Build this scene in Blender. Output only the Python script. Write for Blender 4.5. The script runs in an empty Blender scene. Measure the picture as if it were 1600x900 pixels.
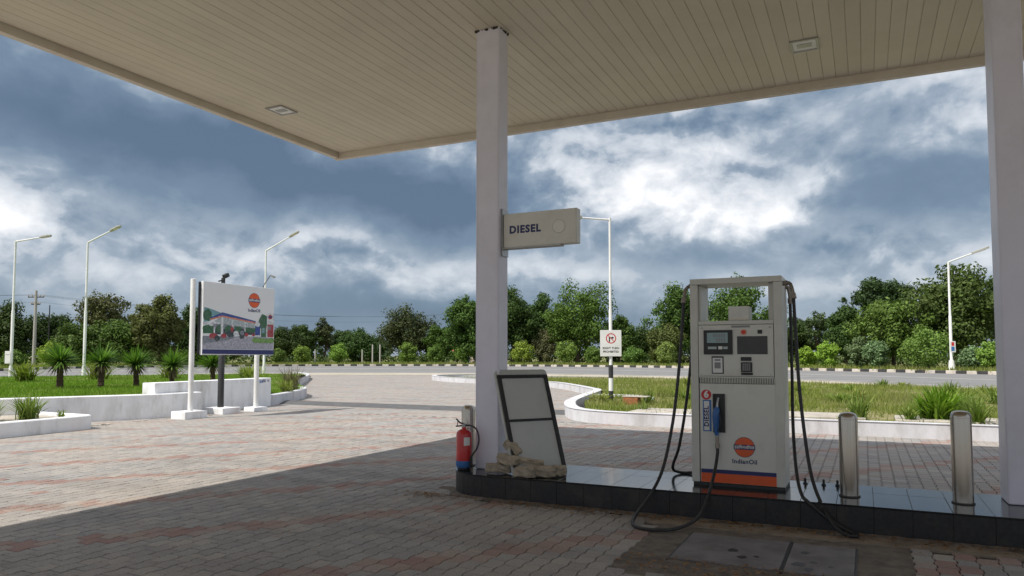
import bpy, bmesh, math, random
import numpy as np
from mathutils import Vector, Matrix, Quaternion
random.seed(7); RNG = np.random.default_rng(11)
scene = bpy.context.scene
COL = scene.collection
R = math.radians

# ------------------------------------------------------------------ camera
cd = bpy.data.cameras.new('camera'); cam = bpy.data.objects.new('camera', cd); COL.objects.link(cam)
cd.sensor_width = 36.0; cd.lens = 1140.0/1600.0*36.0; cd.shift_y = 0.0275
cd.clip_start = 0.05; cd.clip_end = 9000
cam.location = (0, 0, 1.6); cam.rotation_euler = (R(90+3.13), 0, R(25.8))
scene.camera = cam
scene.render.resolution_x = 1024; scene.render.resolution_y = 576

# ------------------------------------------------------------------ exposure
scene.view_settings.view_transform = 'Standard'; scene.view_settings.look = 'None'
scene.view_settings.exposure = 0.42; scene.view_settings.gamma = 1.0
scene.view_settings.use_curve_mapping = False

# ------------------------------------------------------------------ node helper
class NT:
    def __init__(s, tree): s.t = tree; s.n = tree.nodes; s.l = tree.links
    def add(s, typ, **kw):
        n = s.n.new(typ)
        for k, v in kw.items(): setattr(n, k, v)
        return n
    def set(s, sock, v):
        if hasattr(v, 'is_output') or isinstance(v, bpy.types.NodeSocket): s.l.new(v, sock)
        else: sock.default_value = v
    def math(s, op, a, b=0.0, c=0.0, clamp=False):
        n = s.add('ShaderNodeMath', operation=op); n.use_clamp = clamp
        s.set(n.inputs[0], a); s.set(n.inputs[1], b); s.set(n.inputs[2], c); return n.outputs[0]
    def vmath(s, op, a, b=(0, 0, 0)):
        n = s.add('ShaderNodeVectorMath', operation=op); s.set(n.inputs[0], a); s.set(n.inputs[1], b); return n.outputs[0]
    def noise(s, vec, scale, detail=4, rough=0.55, dist=0.0):
        n = s.add('ShaderNodeTexNoise'); s.set(n.inputs['Vector'], vec); n.inputs['Scale'].default_value = scale
        n.inputs['Detail'].default_value = detail; n.inputs['Roughness'].default_value = rough; n.inputs['Distortion'].default_value = dist
        return n.outputs['Fac']
    def ramp(s, fac, stops, interp='LINEAR'):
        n = s.add('ShaderNodeValToRGB'); s.set(n.inputs[0], fac); cr = n.color_ramp; cr.interpolation = interp
        while len(cr.elements) < len(stops): cr.elements.new(0.5)
        for e, (p, c) in zip(cr.elements, stops):
            e.position = p; e.color = (c, c, c, 1) if isinstance(c, (int, float)) else (*c[:3], 1)
        return n.outputs[0]
    def mix(s, f, a, b, mode='MIX'):
        n = s.add('ShaderNodeMix', data_type='RGBA', blend_type=mode)
        s.set(n.inputs[0], f)
        for sock, v in ((n.inputs[6], a), (n.inputs[7], b)):
            s.set(sock, (*v[:3], 1) if isinstance(v, tuple) else v)
        return n.outputs[2]
    def mapr(s, v, a, b, c=0.0, d=1.0, smooth=False):
        n = s.add('ShaderNodeMapRange'); n.interpolation_type = 'SMOOTHSTEP' if smooth else 'LINEAR'
        s.set(n.inputs[0], v)
        for i, q in enumerate((a, b, c, d)): s.set(n.inputs[i+1], q)
        return n.outputs[0]

# ------------------------------------------------------------------ world: storm clouds over a Nishita sky
SUN_DIR = Vector((0.37, 0.62, -1.0)).normalized()          # the way the light travels
SUN_EL = math.asin(-SUN_DIR.z); SUN_AZ = math.atan2(-SUN_DIR.x, -SUN_DIR.y)
world = bpy.data.worlds.new('World'); scene.world = world; world.use_nodes = True
world.cycles.sampling_method = 'MANUAL'; world.cycles.sample_map_resolution = 256
w = NT(world.node_tree); w.n.clear()
sky = w.add('ShaderNodeTexSky', sky_type='NISHITA'); sky.sun_disc = False
sky.sun_elevation = SUN_EL; sky.sun_rotation = SUN_AZ % (2*math.pi)
bg_sky = w.add('ShaderNodeBackground'); w.l.new(sky.outputs[0], bg_sky.inputs[0]); bg_sky.inputs[1].default_value = 0.1
tc = w.add('ShaderNodeTexCoord').outputs['Generated']
sep = w.add('ShaderNodeSeparateXYZ'); w.l.new(tc, sep.inputs[0])
sx, sy, sz = sep.outputs
az = w.math('MULTIPLY', w.math('ARCTAN2', sx, sy), 57.29578)   # degrees, clockwise from +Y
el = w.math('MULTIPLY', w.math('ARCSINE', sz), 57.29578)
flat = w.vmath('MULTIPLY', tc, (1.0, 1.0, 1.45))
def pn(off, scale, detail, rough, dist=0.0, src=None): return w.noise(w.vmath('ADD', src or flat, off), scale, detail, rough, dist)
n_big = pn((3.1, 0.4, 1.7), 2.4, 4, 0.5)
wn = w.add('ShaderNodeTexNoise'); w.l.new(w.vmath('ADD', flat, (8.3, 1.1, 2.9)), wn.inputs['Vector']); wn.inputs['Scale'].default_value = 6.0; wn.inputs['Detail'].default_value = 3
warp = w.vmath('SCALE', w.vmath('SUBTRACT', wn.outputs['Color'], (0.5, 0.5, 0.5))); warp.node.inputs['Scale'].default_value = 0.07
wp = w.vmath('ADD', flat, warp)
n_mid = pn((1.3, 5.2, 0.2), 5.2, 12, 0.55, 0.0, wp)
n_lit = pn((1.3+0.004, 5.2+0.008, 0.2-0.030), 5.2, 12, 0.55, 0.0, wp)   # the same puffs seen a little towards the light
n_fine = pn((7.7, 2.2, 4.2), 24.0, 6, 0.55, 0.0, wp)
elw = w.math('ADD', el, w.math('ADD', w.mapr(n_mid, 0.3, 0.7, -2.2, 2.2), w.mapr(n_big, 0.3, 0.7, -1.2, 1.2)))
azw = w.math('ADD', az, w.mapr(n_fine, 0.3, 0.7, -1.5, 1.5))
def blob(a0, e0, sa, se):
    u = w.math('DIVIDE', w.math('SUBTRACT', azw, a0), sa); v = w.math('DIVIDE', w.math('SUBTRACT', elw, e0), se)
    q = w.math('ADD', w.math('MULTIPLY', u, u), w.math('MULTIPLY', v, v))
    return w.math('POWER', 2.71828, w.math('MULTIPLY', q, -1.0))
def total(base, items):
    for wgt, bl in items: base = w.math('ADD', base, w.math('MULTIPLY', bl, wgt))
    return base
lum = w.math('ADD', w.mapr(n_big, 0.25, 0.75, 0.48, 0.56), w.mapr(el, 24.0, 50.0, 0.0, 0.20, True))   # extra brightness added overhead, out of view, to lift the shade
lum = total(lum, [(-0.34, blob(-62, 16.8, 9, 3.6)), (-0.40, blob(-50, 14.2, 9, 3.9)), (-0.42, blob(-38, 12.6, 9, 3.3)), (-0.34, blob(-28, 12.0, 7, 2.6)),
                  (-0.24, blob(-12, 8.4, 9, 1.7)), (-0.30, blob(3, 11.4, 7, 2.8)), (-0.10, blob(-1, 17.5, 6, 3.0)), (-0.26, blob(-50, 2.8, 20, 2.8)), (-0.27, blob(-26, 2.8, 14, 2.9)), (-0.10, blob(-2, 3.0, 12, 1.8)),
                  (0.40, blob(-62.5, 10.2, 4.5, 2.2)), (0.27, blob(-13.0, 14.6, 5.0, 2.4)), (0.17, blob(-20, 13.2, 4, 2.4)),
                  (0.20, blob(-6, 12.4, 4.5, 1.6)), (0.13, blob(-40, 7.4, 12, 1.8)), (0.10, blob(-20, 7.2, 8, 1.5)), (0.08, blob(5, 7.0, 8, 1.6))])
puff = w.math('MULTIPLY', w.mapr(lum, 0.24, 0.62, 0.08, 1.0), w.mapr(el, 2.5, 9.0, 0.40, 1.0))
rim = w.math('MULTIPLY', w.math('SUBTRACT', n_mid, n_lit), 2.4)
tex = w.math('ADD', w.mapr(n_mid, 0.28, 0.72, -0.12, 0.12), w.math('ADD', rim, w.mapr(n_fine, 0.28, 0.72, -0.05, 0.05)))
lum = w.math('ADD', lum, w.math('MULTIPLY', tex, puff))
lum = w.math('ADD', lum, w.math('MULTIPLY', w.math('SUBTRACT', w.mapr(lum, 0.47, 0.56, 0.0, 1.0, True), 0.5), w.math('MULTIPLY', puff, 0.09)))   # firmer cloud edges
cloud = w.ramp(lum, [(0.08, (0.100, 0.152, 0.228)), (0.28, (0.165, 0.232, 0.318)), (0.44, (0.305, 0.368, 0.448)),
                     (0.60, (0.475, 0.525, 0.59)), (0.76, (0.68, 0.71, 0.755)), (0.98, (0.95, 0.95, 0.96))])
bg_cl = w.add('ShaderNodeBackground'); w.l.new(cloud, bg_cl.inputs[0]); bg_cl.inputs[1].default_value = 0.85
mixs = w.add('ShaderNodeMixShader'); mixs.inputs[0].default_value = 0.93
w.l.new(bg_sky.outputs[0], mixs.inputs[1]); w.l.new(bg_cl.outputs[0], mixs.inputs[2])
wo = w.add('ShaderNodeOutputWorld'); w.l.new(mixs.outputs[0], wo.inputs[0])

# ------------------------------------------------------------------ sun
sd = bpy.data.lights.new('sun', 'SUN'); sd.energy = 3.5; sd.angle = R(0.53); sd.color = (1.0, 0.95, 0.86)
sun = bpy.data.objects.new('sun', sd); COL.objects.link(sun)
sun.rotation_euler = SUN_DIR.to_track_quat('-Z', 'Y').to_euler(); sun.location = (-8, -14, 30)

# ------------------------------------------------------------------ materials
def mat(name, col, rough=0.6, metal=0.0, var=0.12, scale=6.0, bump=0.0, bscale=40.0, dirt=None, dirt_amt=0.0, dscale=1.5, spec=0.5, coat=0.0, stretch=None, rvar=0.0):
    m = bpy.data.materials.new(name); m.use_nodes = True; t = NT(m.node_tree); b = t.n['Principled BSDF']
    g = t.add('ShaderNodeNewGeometry').outputs['Position']
    if stretch: g = t.vmath('MULTIPLY', g, stretch)
    c = col
    if var > 0:
        f = t.noise(g, scale, 5, 0.6); lo = tuple(x*(1-var) for x in col); hi = tuple(min(1, x*(1+var)) for x in col)
        c = t.ramp(f, [(0.3, lo), (0.7, hi)])
        if rvar: t.set(b.inputs['Roughness'], t.mapr(f, 0.3, 0.7, rough-rvar, rough+rvar))
    if dirt:
        f2 = t.mapr(t.noise(g, dscale, 8, 0.68), 0.48, 0.72, 0.0, dirt_amt)
        c = t.mix(f2, c, dirt)
    t.set(b.inputs['Base Color'], (*c, 1) if isinstance(c, tuple) else c)
    if not (var and rvar): b.inputs['Roughness'].default_value = rough
    b.inputs['Metallic'].default_value = metal; b.inputs['Specular IOR Level'].default_value = spec
    b.inputs['Coat Weight'].default_value = coat
    if bump:
        bn = t.add('ShaderNodeBump'); bn.inputs['Strength'].default_value = bump; bn.inputs['Distance'].default_value = 0.01
        t.l.new(t.noise(g, bscale, 4, 0.6), bn.inputs['Height']); t.l.new(bn.outputs[0], b.inputs['Normal'])
    return m
BAND_A, BAND_P, BAND_0 = R(40), 1.8, -5.6
PL, PW = 0.20, 0.15
def paver_color(t, rnd, rnd2, band, pos):
    grey = t.ramp(rnd, [(0.0, (0.275, 0.266, 0.262)), (0.45, (0.312, 0.30, 0.292)), (0.8, (0.335, 0.321, 0.31)), (1.0, (0.372, 0.347, 0.322))])
    red = t.ramp(rnd2, [(0.0, (0.285, 0.178, 0.158)), (0.5, (0.32, 0.215, 0.19)), (0.8, (0.335, 0.258, 0.23)), (1.0, (0.345, 0.30, 0.27))])
    c = t.mix(band, grey, red)
    st = t.noise(pos, 0.55, 7, 0.65)
    c = t.mix(t.mapr(st, 0.42, 0.68, 0.0, 0.45), c, (0.40, 0.33, 0.265))
    st2 = t.noise(t.vmath('ADD', pos, (9, 4, 1)), 1.7, 8, 0.7)
    c = t.mix(t.mapr(st2, 0.56, 0.78, 0.0, 0.55), c, (0.13, 0.12, 0.115))
    tr_ = t.noise(t.vmath('MULTIPLY', pos, (0.16, 1.5, 1.0)), 1.1, 6, 0.6)                       # traffic streaks along the lane
    c = t.mix(t.mapr(tr_, 0.48, 0.70, 0.0, 0.38), c, (0.16, 0.15, 0.145))
    sp = t.noise(pos, 60, 5, 0.7)
    c = t.mix(0.55, c, t.ramp(sp, [(0.3, 0.28), (0.7, 0.74)]), 'OVERLAY')
    return c
def mat_paver(cells):
    m = bpy.data.materials.new('paver_far' if cells else 'paver'); m.use_nodes = True; t = NT(m.node_tree); b = t.n['Principled BSDF']
    pos = t.add('ShaderNodeNewGeometry').outputs['Position']
    if not cells:
        a = t.add('ShaderNodeAttribute', attribute_name='pv'); s3 = t.add('ShaderNodeSeparateColor'); t.l.new(a.outputs['Color'], s3.inputs[0])
        c = paver_color(t, s3.outputs[0], s3.outputs[1], s3.outputs[2], pos)
        h = t.noise(pos, 130, 5, 0.7)
    else:
        s3 = t.add('ShaderNodeSeparateXYZ'); t.l.new(pos, s3.inputs[0]); x, y, _ = s3.outputs
        cx = t.math('FLOOR', t.math('DIVIDE', x, PW))
        yy = t.math('ADD', y, t.math('MULTIPLY', t.math('FLOORED_MODULO', cx, 2.0), PL/2))
        cy = t.math('FLOOR', t.math('DIVIDE', yy, PL))
        cmb = t.add('ShaderNodeCombineXYZ'); t.set(cmb.inputs[0], cx); t.set(cmb.inputs[1], cy)
        wn = t.add('ShaderNodeTexWhiteNoise', noise_dimensions='2D'); t.l.new(cmb.outputs[0], wn.inputs['Vector'])
        s4 = t.add('ShaderNodeSeparateColor'); t.l.new(wn.outputs['Color'], s4.inputs[0])
        u = t.math('SUBTRACT', t.math('MULTIPLY', t.math('MULTIPLY', cx, PW), math.cos(BAND_A)), t.math('MULTIPLY', t.math('MULTIPLY', cy, PL), math.sin(BAND_A)))
        k = t.math('FLOORED_MODULO', t.math('DIVIDE', t.math('SUBTRACT', u, BAND_0-0.13), BAND_P), 1.0)
        band = t.math('MULTIPLY', t.math('LESS_THAN', k, 0.26/BAND_P), t.math('LESS_THAN', s4.outputs[2], 0.8))
        c = paver_color(t, s4.outputs[0], s4.outputs[1], band, pos)
        fx = t.math('ABSOLUTE', t.math('SUBTRACT', t.math('FRACT', t.math('DIVIDE', x, PW)), 0.5))
        fy = t.math('ABSOLUTE', t.math('SUBTRACT', t.math('FRACT', t.math('DIVIDE', yy, PL)), 0.5))
        j = t.math('MAXIMUM', t.mapr(fx, 0.455, 0.475), t.mapr(fy, 0.465, 0.48))
        c = t.mix(t.math('MULTIPLY', j, 0.7), c, (0.12, 0.10, 0.085))
        h = t.math('SUBTRACT', 1.0, j)
    t.l.new(c, b.inputs['Base Color']); b.inputs['Roughness'].default_value = 0.85; b.inputs['Specular IOR Level'].default_value = 0.3
    bn = t.add('ShaderNodeBump'); bn.inputs['Strength'].default_value = 0.35; bn.inputs['Distance'].default_value = 0.004
    t.l.new(h, bn.inputs['Height']); t.l.new(bn.outputs[0], b.inputs['Normal'])
    return m
def mat_leaf(name, lo, hi, obj_col=False, trans=0.3, patch=None):
    m = bpy.data.materials.new(name); m.use_nodes = True; t = NT(m.node_tree); t.n.clear()
    gn = t.add('ShaderNodeNewGeometry'); rpi = gn.outputs['Random Per Island']
    c = t.ramp(rpi, [(0.0, lo), (1.0, hi)])
    if obj_col:
        oi = t.add('ShaderNodeObjectInfo'); c = t.mix(1.0, oi.outputs['Color'], t.ramp(rpi, [(0.0, 0.70), (0.7, 1.1), (1.0, 1.5)]), 'MULTIPLY')
    if patch:
        f = t.mapr(t.noise(gn.outputs['Position'], patch[1], 5, 0.65), 0.46, 0.60, 0.0, patch[2])
        c = t.mix(f, c, patch[0])
    d = t.add('ShaderNodeBsdfPrincipled'); t.set(d.inputs['Base Color'], c); d.inputs['Roughness'].default_value = 0.55; d.inputs['Specular IOR Level'].default_value = 0.12
    tr = t.add('ShaderNodeBsdfTranslucent'); t.set(tr.inputs[0], t.mix(1.0, c, (1.0, 1.15, 0.55), 'MULTIPLY'))
    mx = t.add('ShaderNodeMixShader'); mx.inputs[0].default_value = trans
    t.l.new(d.outputs[0], mx.inputs[1]); t.l.new(tr.outputs[0], mx.inputs[2])
    o = t.add('ShaderNodeOutputMaterial'); t.l.new(mx.outputs[0], o.inputs[0]); return m
def mat_ground(name, cols, s1=0.35, s2=3.0):
    m = bpy.data.materials.new(name); m.use_nodes = True; t = NT(m.node_tree); b = t.n['Principled BSDF']
    p = t.add('ShaderNodeNewGeometry').outputs['Position']
    c = t.ramp(t.noise(p, s1, 8, 0.68), [(0.32, cols[0]), (0.5, cols[1]), (0.66, cols[2])])
    c = t.mix(0.6, c, t.ramp(t.noise(p, s2, 8, 0.75), [(0.3, 0.3), (0.7, 0.72)]), 'OVERLAY')
    t.l.new(c, b.inputs['Base Color']); b.inputs['Roughness'].default_value = 0.95; b.inputs['Specular IOR Level'].default_value = 0.15
    bn = t.add('ShaderNodeBump'); bn.inputs['Strength'].default_value = 0.6; bn.inputs['Distance'].default_value = 0.05
    t.l.new(t.noise(p, s2*4, 6, 0.7), bn.inputs['Height']); t.l.new(bn.outputs[0], b.inputs['Normal']); return m

M = dict(
    paver=mat_paver(False), paver_far=mat_paver(True),
    bedding=mat('bedding_sand', (0.06, 0.052, 0.045), 0.95, var=0.4, scale=14),
    white_wall=mat('whitewash', (0.84, 0.845, 0.87), 0.85, var=0.06, scale=2.5, stretch=(1.6, 1.6, 0.5), bump=0.35, bscale=30, dirt=(0.50, 0.48, 0.46), dirt_amt=0.8, dscale=1.6),
    white_kerb=mat('kerb_paint', (0.60, 0.60, 0.635), 0.85, var=0.10, scale=3, stretch=(1.5, 1.5, 0.5), bump=0.4, bscale=26, dirt=(0.34, 0.32, 0.31), dirt_amt=0.75, dscale=1.1),
    concrete=mat('concrete', (0.44, 0.405, 0.355), 0.9, var=0.2, scale=5, bump=0.4, bscale=30, dirt=(0.25, 0.2, 0.16), dirt_amt=0.6),
    apron=mat('apron_concrete', (0.27, 0.22, 0.17), 0.92, var=0.25, scale=6, bump=0.5, bscale=40, dirt=(0.14, 0.10, 0.075), dirt_amt=0.7, dscale=2.2),
    rubble=mat('rubble_concrete', (0.37, 0.31, 0.235), 0.92, var=0.3, scale=16, bump=0.8, bscale=60),
    asphalt=mat('asphalt', (0.195, 0.193, 0.197), 0.9, var=0.12, scale=0.5, bump=0.2, bscale=60, dirt=(0.33, 0.30, 0.27), dirt_amt=0.4, dscale=0.3),
    hump=mat('hump_dark', (0.10, 0.10, 0.105), 0.9, var=0.2, scale=3, bump=0.5, bscale=70),
    road_paint=mat('road_paint', (0.62, 0.62, 0.60), 0.8, var=0.15, scale=2, dirt=(0.3, 0.3, 0.29), dirt_amt=0.6),
    kerb_white=mat('kerb_block_white', (0.58, 0.53, 0.47), 0.85, var=0.2, scale=0.8, dirt=(0.40, 0.27, 0.19), dirt_amt=0.5, dscale=0.7),
    kerb_black=mat('kerb_block_black', (0.045, 0.045, 0.047), 0.85, var=0.3, scale=1.2, dirt=(0.16, 0.13, 0.1), dirt_amt=0.35),
    column=mat('column_cladding', (0.75, 0.73, 0.83), 0.42, var=0.03, scale=2, dirt=(0.45, 0.43, 0.46), dirt_amt=0.25, dscale=2.2),
    slat=mat('ceiling_slat', (0.64, 0.58, 0.455), 0.55, var=0.035, scale=1.2, dirt=(0.50, 0.44, 0.34), dirt_amt=0.35, dscale=0.9),
    slat_gap=mat('ceiling_backing', (0.50, 0.455, 0.36), 0.9, var=0.1),
    fascia=mat('fascia', (0.64, 0.58, 0.50), 0.6, var=0.05, scale=2, dirt=(0.45, 0.36, 0.30), dirt_amt=0.4),
    seal=mat('sealant', (0.055, 0.045, 0.04), 0.9, var=0.4, scale=30),
    granite=mat('black_granite', (0.018, 0.019, 0.021), 0.14, var=0.5, scale=120, rvar=0.03, dirt=(0.07, 0.065, 0.06), dirt_amt=0.5, dscale=3),
    granite_side=mat('black_granite_side', (0.02, 0.02, 0.022), 0.38, var=0.4, scale=30, dirt=(0.085, 0.07, 0.055), dirt_amt=0.45, dscale=4),
    grout=mat('grout', (0.075, 0.07, 0.065), 0.9),
    cabinet=mat('cabinet_paint', (0.60, 0.595, 0.55), 0.42, var=0.03, scale=4, dirt=(0.46, 0.44, 0.38), dirt_amt=0.35, dscale=5),
    cabinet_door=mat('cabinet_door_paint', (0.65, 0.645, 0.60), 0.4, var=0.03, scale=4, dirt=(0.46, 0.44, 0.39), dirt_amt=0.5, dscale=4),
    plinth=mat('plinth', (0.035, 0.035, 0.037), 0.6, var=0.3, scale=20),
    black=mat('black_plastic', (0.018, 0.018, 0.02), 0.45, var=0.2, scale=20),
    rubber=mat('hose_rubber', (0.02, 0.02, 0.021), 0.5, var=0.3, scale=30, dirt=(0.08, 0.07, 0.06), dirt_amt=0.4, dscale=7),
    lcd=mat('lcd', (0.27, 0.38, 0.40), 0.2, var=0.05), lcd_digit=mat('lcd_digit', (0.40, 0.47, 0.47), 0.3, var=0.0),
    dark_screen=mat('dark_screen', (0.03, 0.028, 0.032), 0.25, var=0.15, scale=12),
    sticker=mat('sticker_white', (0.72, 0.72, 0.71), 0.5, var=0.03), grey_ink=mat('grey_ink', (0.25, 0.25, 0.26), 0.6, var=0.0),
    orange=mat('orange_paint', (0.72, 0.105, 0.025), 0.42, var=0.06, scale=6, dirt=(0.45, 0.12, 0.05), dirt_amt=0.3, dscale=4),
    navy=mat('navy_paint', (0.022, 0.03, 0.13), 0.45, var=0.05), red=mat('red_paint', (0.52, 0.02, 0.022), 0.32, var=0.06, scale=5, coat=0.3),
    red_flat=mat('red_print', (0.55, 0.03, 0.035), 0.5, var=0.03),
    blue=mat('blue_plastic', (0.03, 0.12, 0.34), 0.4, var=0.08, scale=20), blue_label=mat('blue_label', (0.05, 0.16, 0.42), 0.5, var=0.03),
    brass=mat('swivel_metal', (0.30, 0.265, 0.23), 0.45, 0.75, var=0.3, scale=40), grey_metal=mat('grey_metal', (0.38, 0.38, 0.38), 0.4, 0.8, var=0.15, scale=20),
    steel=mat('brushed_steel', (0.44, 0.395, 0.34), 0.24, 1.0, var=0.10, scale=18, stretch=(3, 3, 0.03), rvar=0.03),
    panel_grey=mat('panel_grey', (0.52, 0.53, 0.51), 0.6, var=0.06, scale=3, dirt=(0.34, 0.34, 0.32), dirt_amt=0.35, dscale=3),
    shell_grey=mat('shell_grey', (0.47, 0.475, 0.445), 0.6, var=0.05), sign_face=mat('sign_face', (0.69, 0.675, 0.63), 0.5, var=0.03, scale=3, dirt=(0.5, 0.46, 0.38), dirt_amt=0.35, dscale=4),
    sign_disc=mat('sign_disc', (0.74, 0.72, 0.68), 0.4, var=0.04),
    post_white=mat('post_white', (0.78, 0.78, 0.77), 0.5, var=0.05, scale=2, dirt=(0.5, 0.47, 0.43), dirt_amt=0.35, dscale=1.5),
    post_black=mat('post_black', (0.03, 0.03, 0.033), 0.55, var=0.2), lamp_head=mat('lamp_head', (0.42, 0.41, 0.37), 0.5, var=0.1),
    lamp_glass=mat('lamp_glass', (0.62, 0.60, 0.52), 0.25, var=0.05), diffuser=mat('diffuser', (0.80, 0.80, 0.78), 0.35, var=0.05, scale=12),
    board_white=mat('board_white', (0.74, 0.75, 0.77), 0.45, var=0.03, scale=1.5, dirt=(0.6, 0.6, 0.6), dirt_amt=0.3),
    rust=mat('rust', (0.30, 0.12, 0.05), 0.9, var=0.4, scale=12), pole_concrete=mat('pole_concrete', (0.42, 0.40, 0.37), 0.85, var=0.1),
    cover=mat('cover_plate', (0.185, 0.172, 0.176), 0.75, var=0.25, scale=4, bump=0.3, bscale=40, dirt=(0.12, 0.10, 0.09), dirt_amt=0.7, dscale=3.0),
    dirt=mat('dirt', (0.155, 0.13, 0.108), 0.95, var=0.4, scale=9, bump=0.8, bscale=50, dirt=(0.22, 0.185, 0.15), dirt_amt=0.7, dscale=2.5),
    oil=mat('oil_stain', (0.02, 0.018, 0.018), 0.45, var=0.3, scale=20), hut_red=mat('hut_roof', (0.42, 0.10, 0.06), 0.8, var=0.2), hut_wall=mat('hut_wall', (0.50, 0.43, 0.36), 0.9, var=0.1),
    bark=mat('bark', (0.085, 0.065, 0.048), 0.95, var=0.3, scale=3, bump=0.6, bscale=12), palm_bark=mat('palm_bark', (0.075, 0.048, 0.03), 0.95, var=0.45, scale=25, bump=1.0, bscale=60),
    leaf=mat_leaf('tree_leaf', (0.05, 0.08, 0.02), (0.1, 0.15, 0.04), obj_col=True, trans=0.22),
    frond=mat_leaf('palm_frond', (0.06, 0.14, 0.026), (0.20, 0.33, 0.07), trans=0.3), dead=mat_leaf('dead_frond', (0.10, 0.09, 0.05), (0.19, 0.16, 0.10), trans=0.2),
    grass=mat_leaf('grass_blade', (0.11, 0.165, 0.025), (0.30, 0.34, 0.085), trans=0.35, patch=((0.34, 0.29, 0.17), 0.55, 0.45)),
    lawn=mat_leaf('lawn_blade', (0.10, 0.20, 0.018), (0.22, 0.34, 0.045), trans=0.35, patch=((0.20, 0.25, 0.06), 0.5, 0.5)),
    weed=mat_leaf('weed_leaf', (0.10, 0.17, 0.03), (0.26, 0.33, 0.09), trans=0.3), litter=mat_leaf('leaf_litter', (0.17, 0.075, 0.03), (0.33, 0.20, 0.09), trans=0.1),
    soil_grass=mat_ground('grass_soil', ((0.13, 0.16, 0.045), (0.20, 0.20, 0.075), (0.32, 0.26, 0.17)), 0.5, 4.0),
    soil_lawn=mat_ground('lawn_soil', ((0.10, 0.17, 0.025), (0.14, 0.21, 0.035), (0.17, 0.20, 0.06)), 0.5, 4.0),
    terrain=mat_ground('terrain', ((0.11, 0.14, 0.04), (0.17, 0.18, 0.07), (0.24, 0.20, 0.12)), 0.06, 0.9),
    shoulder=mat_ground('road_shoulder', ((0.42, 0.38, 0.32), (0.47, 0.42, 0.36), (0.30, 0.29, 0.17)), 0.3, 3.0),
)

sm = M['slat']; t_ = NT(sm.node_tree); pb_ = t_.n['Principled BSDF']; src_ = pb_.inputs['Base Color'].links[0].from_socket
t_.l.new(t_.mix(1.0, src_, t_.ramp(t_.add('ShaderNodeObjectInfo').outputs['Random'], [(0.0, 0.93), (1.0, 1.0)]), 'MULTIPLY'), pb_.inputs['Base Color'])   # each strip weathered a little differently

# ------------------------------------------------------------------ mesh helpers
class MB:
    def __init__(s): s.v = []; s.f = []; s.mi = []; s.cur = 0
    def add(s, vs, fs):
        o = len(s.v); s.v += [tuple(p) for p in vs]
        for f in fs: s.f.append(tuple(i+o for i in f)); s.mi.append(s.cur)
        return s
    def box(s, x0, x1, y0, y1, z0, z1, m=None):
        vs = [Vector((x, y, z)) for z in (z0, z1) for x, y in ((x0, y0), (x1, y0), (x1, y1), (x0, y1))]
        if m is not None: vs = [m @ p for p in vs]
        return s.add(vs, [(3, 2, 1, 0), (4, 5, 6, 7), (0, 1, 5, 4), (1, 2, 6, 5), (2, 3, 7, 6), (3, 0, 4, 7)])
    def prism(s, poly, z0, z1, m=None):
        n = len(poly); vs = [Vector((x, y, z0)) for x, y in poly]+[Vector((x, y, z1)) for x, y in poly]
        if m is not None: vs = [m @ p for p in vs]
        return s.add(vs, [tuple(range(n-1, -1, -1)), tuple(range(n, 2*n))]+[(i, (i+1) % n, n+(i+1) % n, n+i) for i in range(n)])
    def tube(s, pts, rad, n=8, cap=True):
        pts = [Vector(p) for p in pts]; rad = rad if hasattr(rad, '__len__') else [rad]*len(pts)
        vs = []; fs = []; ref = None
        for i, p in enumerate(pts):
            d = (pts[min(i+1, len(pts)-1)]-pts[max(i-1, 0)]).normalized()
            if ref is None: ref = d.orthogonal().normalized()
            a = (ref-d*ref.dot(d)); a = a.normalized() if a.length > 1e-6 else d.orthogonal().normalized(); ref = a; b = d.cross(a)
            vs += [p+(a*math.cos(2*math.pi*k/n)+b*math.sin(2*math.pi*k/n))*rad[i] for k in range(n)]
        for i in range(len(pts)-1):
            for k in range(n): fs.append((i*n+k, i*n+(k+1) % n, (i+1)*n+(k+1) % n, (i+1)*n+k))
        if cap: fs.append(tuple(range(n-1, -1, -1))); fs.append(tuple(range((len(pts)-1)*n, len(pts)*n)))
        return s.add(vs, fs)
    def lathe(s, prof, n=24, c=(0, 0, 0)):
        vs = [(c[0]+r*math.cos(2*math.pi*k/n), c[1]+r*math.sin(2*math.pi*k/n), c[2]+z) for r, z in prof for k in range(n)]
        fs = [(i*n+k, i*n+(k+1) % n, (i+1)*n+(k+1) % n, (i+1)*n+k) for i in range(len(prof)-1) for k in range(n)]
        fs.append(tuple(range(n-1, -1, -1))); fs.append(tuple(range((len(prof)-1)*n, len(prof)*n)))
        return s.add(vs, fs)
    def build(s, name, mats, parent=None, bevel=0.0, smooth=False, seg=2):
        me = bpy.data.meshes.new(name); me.from_pydata(s.v, [], s.f)
        ms = mats if isinstance(mats, (list, tuple)) else [mats]
        for q in ms: me.materials.append(M[q] if isinstance(q, str) else q)
        if len(ms) > 1: me.polygons.foreach_set('material_index', s.mi)
        bm = bmesh.new(); bm.from_mesh(me); bmesh.ops.recalc_face_normals(bm, faces=bm.faces); bm.to_mesh(me); bm.free()
        if smooth:
            me.polygons.foreach_set('use_smooth', [True]*len(me.polygons))
            try: me.set_sharp_from_angle(angle=R(40))
            except Exception: pass
        return put(name, me, parent, bevel, seg)
def put(name, me, parent=None, bevel=0.0, seg=2):
    o = bpy.data.objects.new(name, me); COL.objects.link(o)
    if parent is not None:
        o.parent = parent
        if parent.type == 'EMPTY' and not parent.get('_local'): o.location = -parent.location
    if bevel:
        b = o.modifiers.new('bevel', 'BEVEL'); b.width = bevel; b.segments = seg; b.limit_method = 'ANGLE'; b.angle_limit = R(50)
    return o
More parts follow.
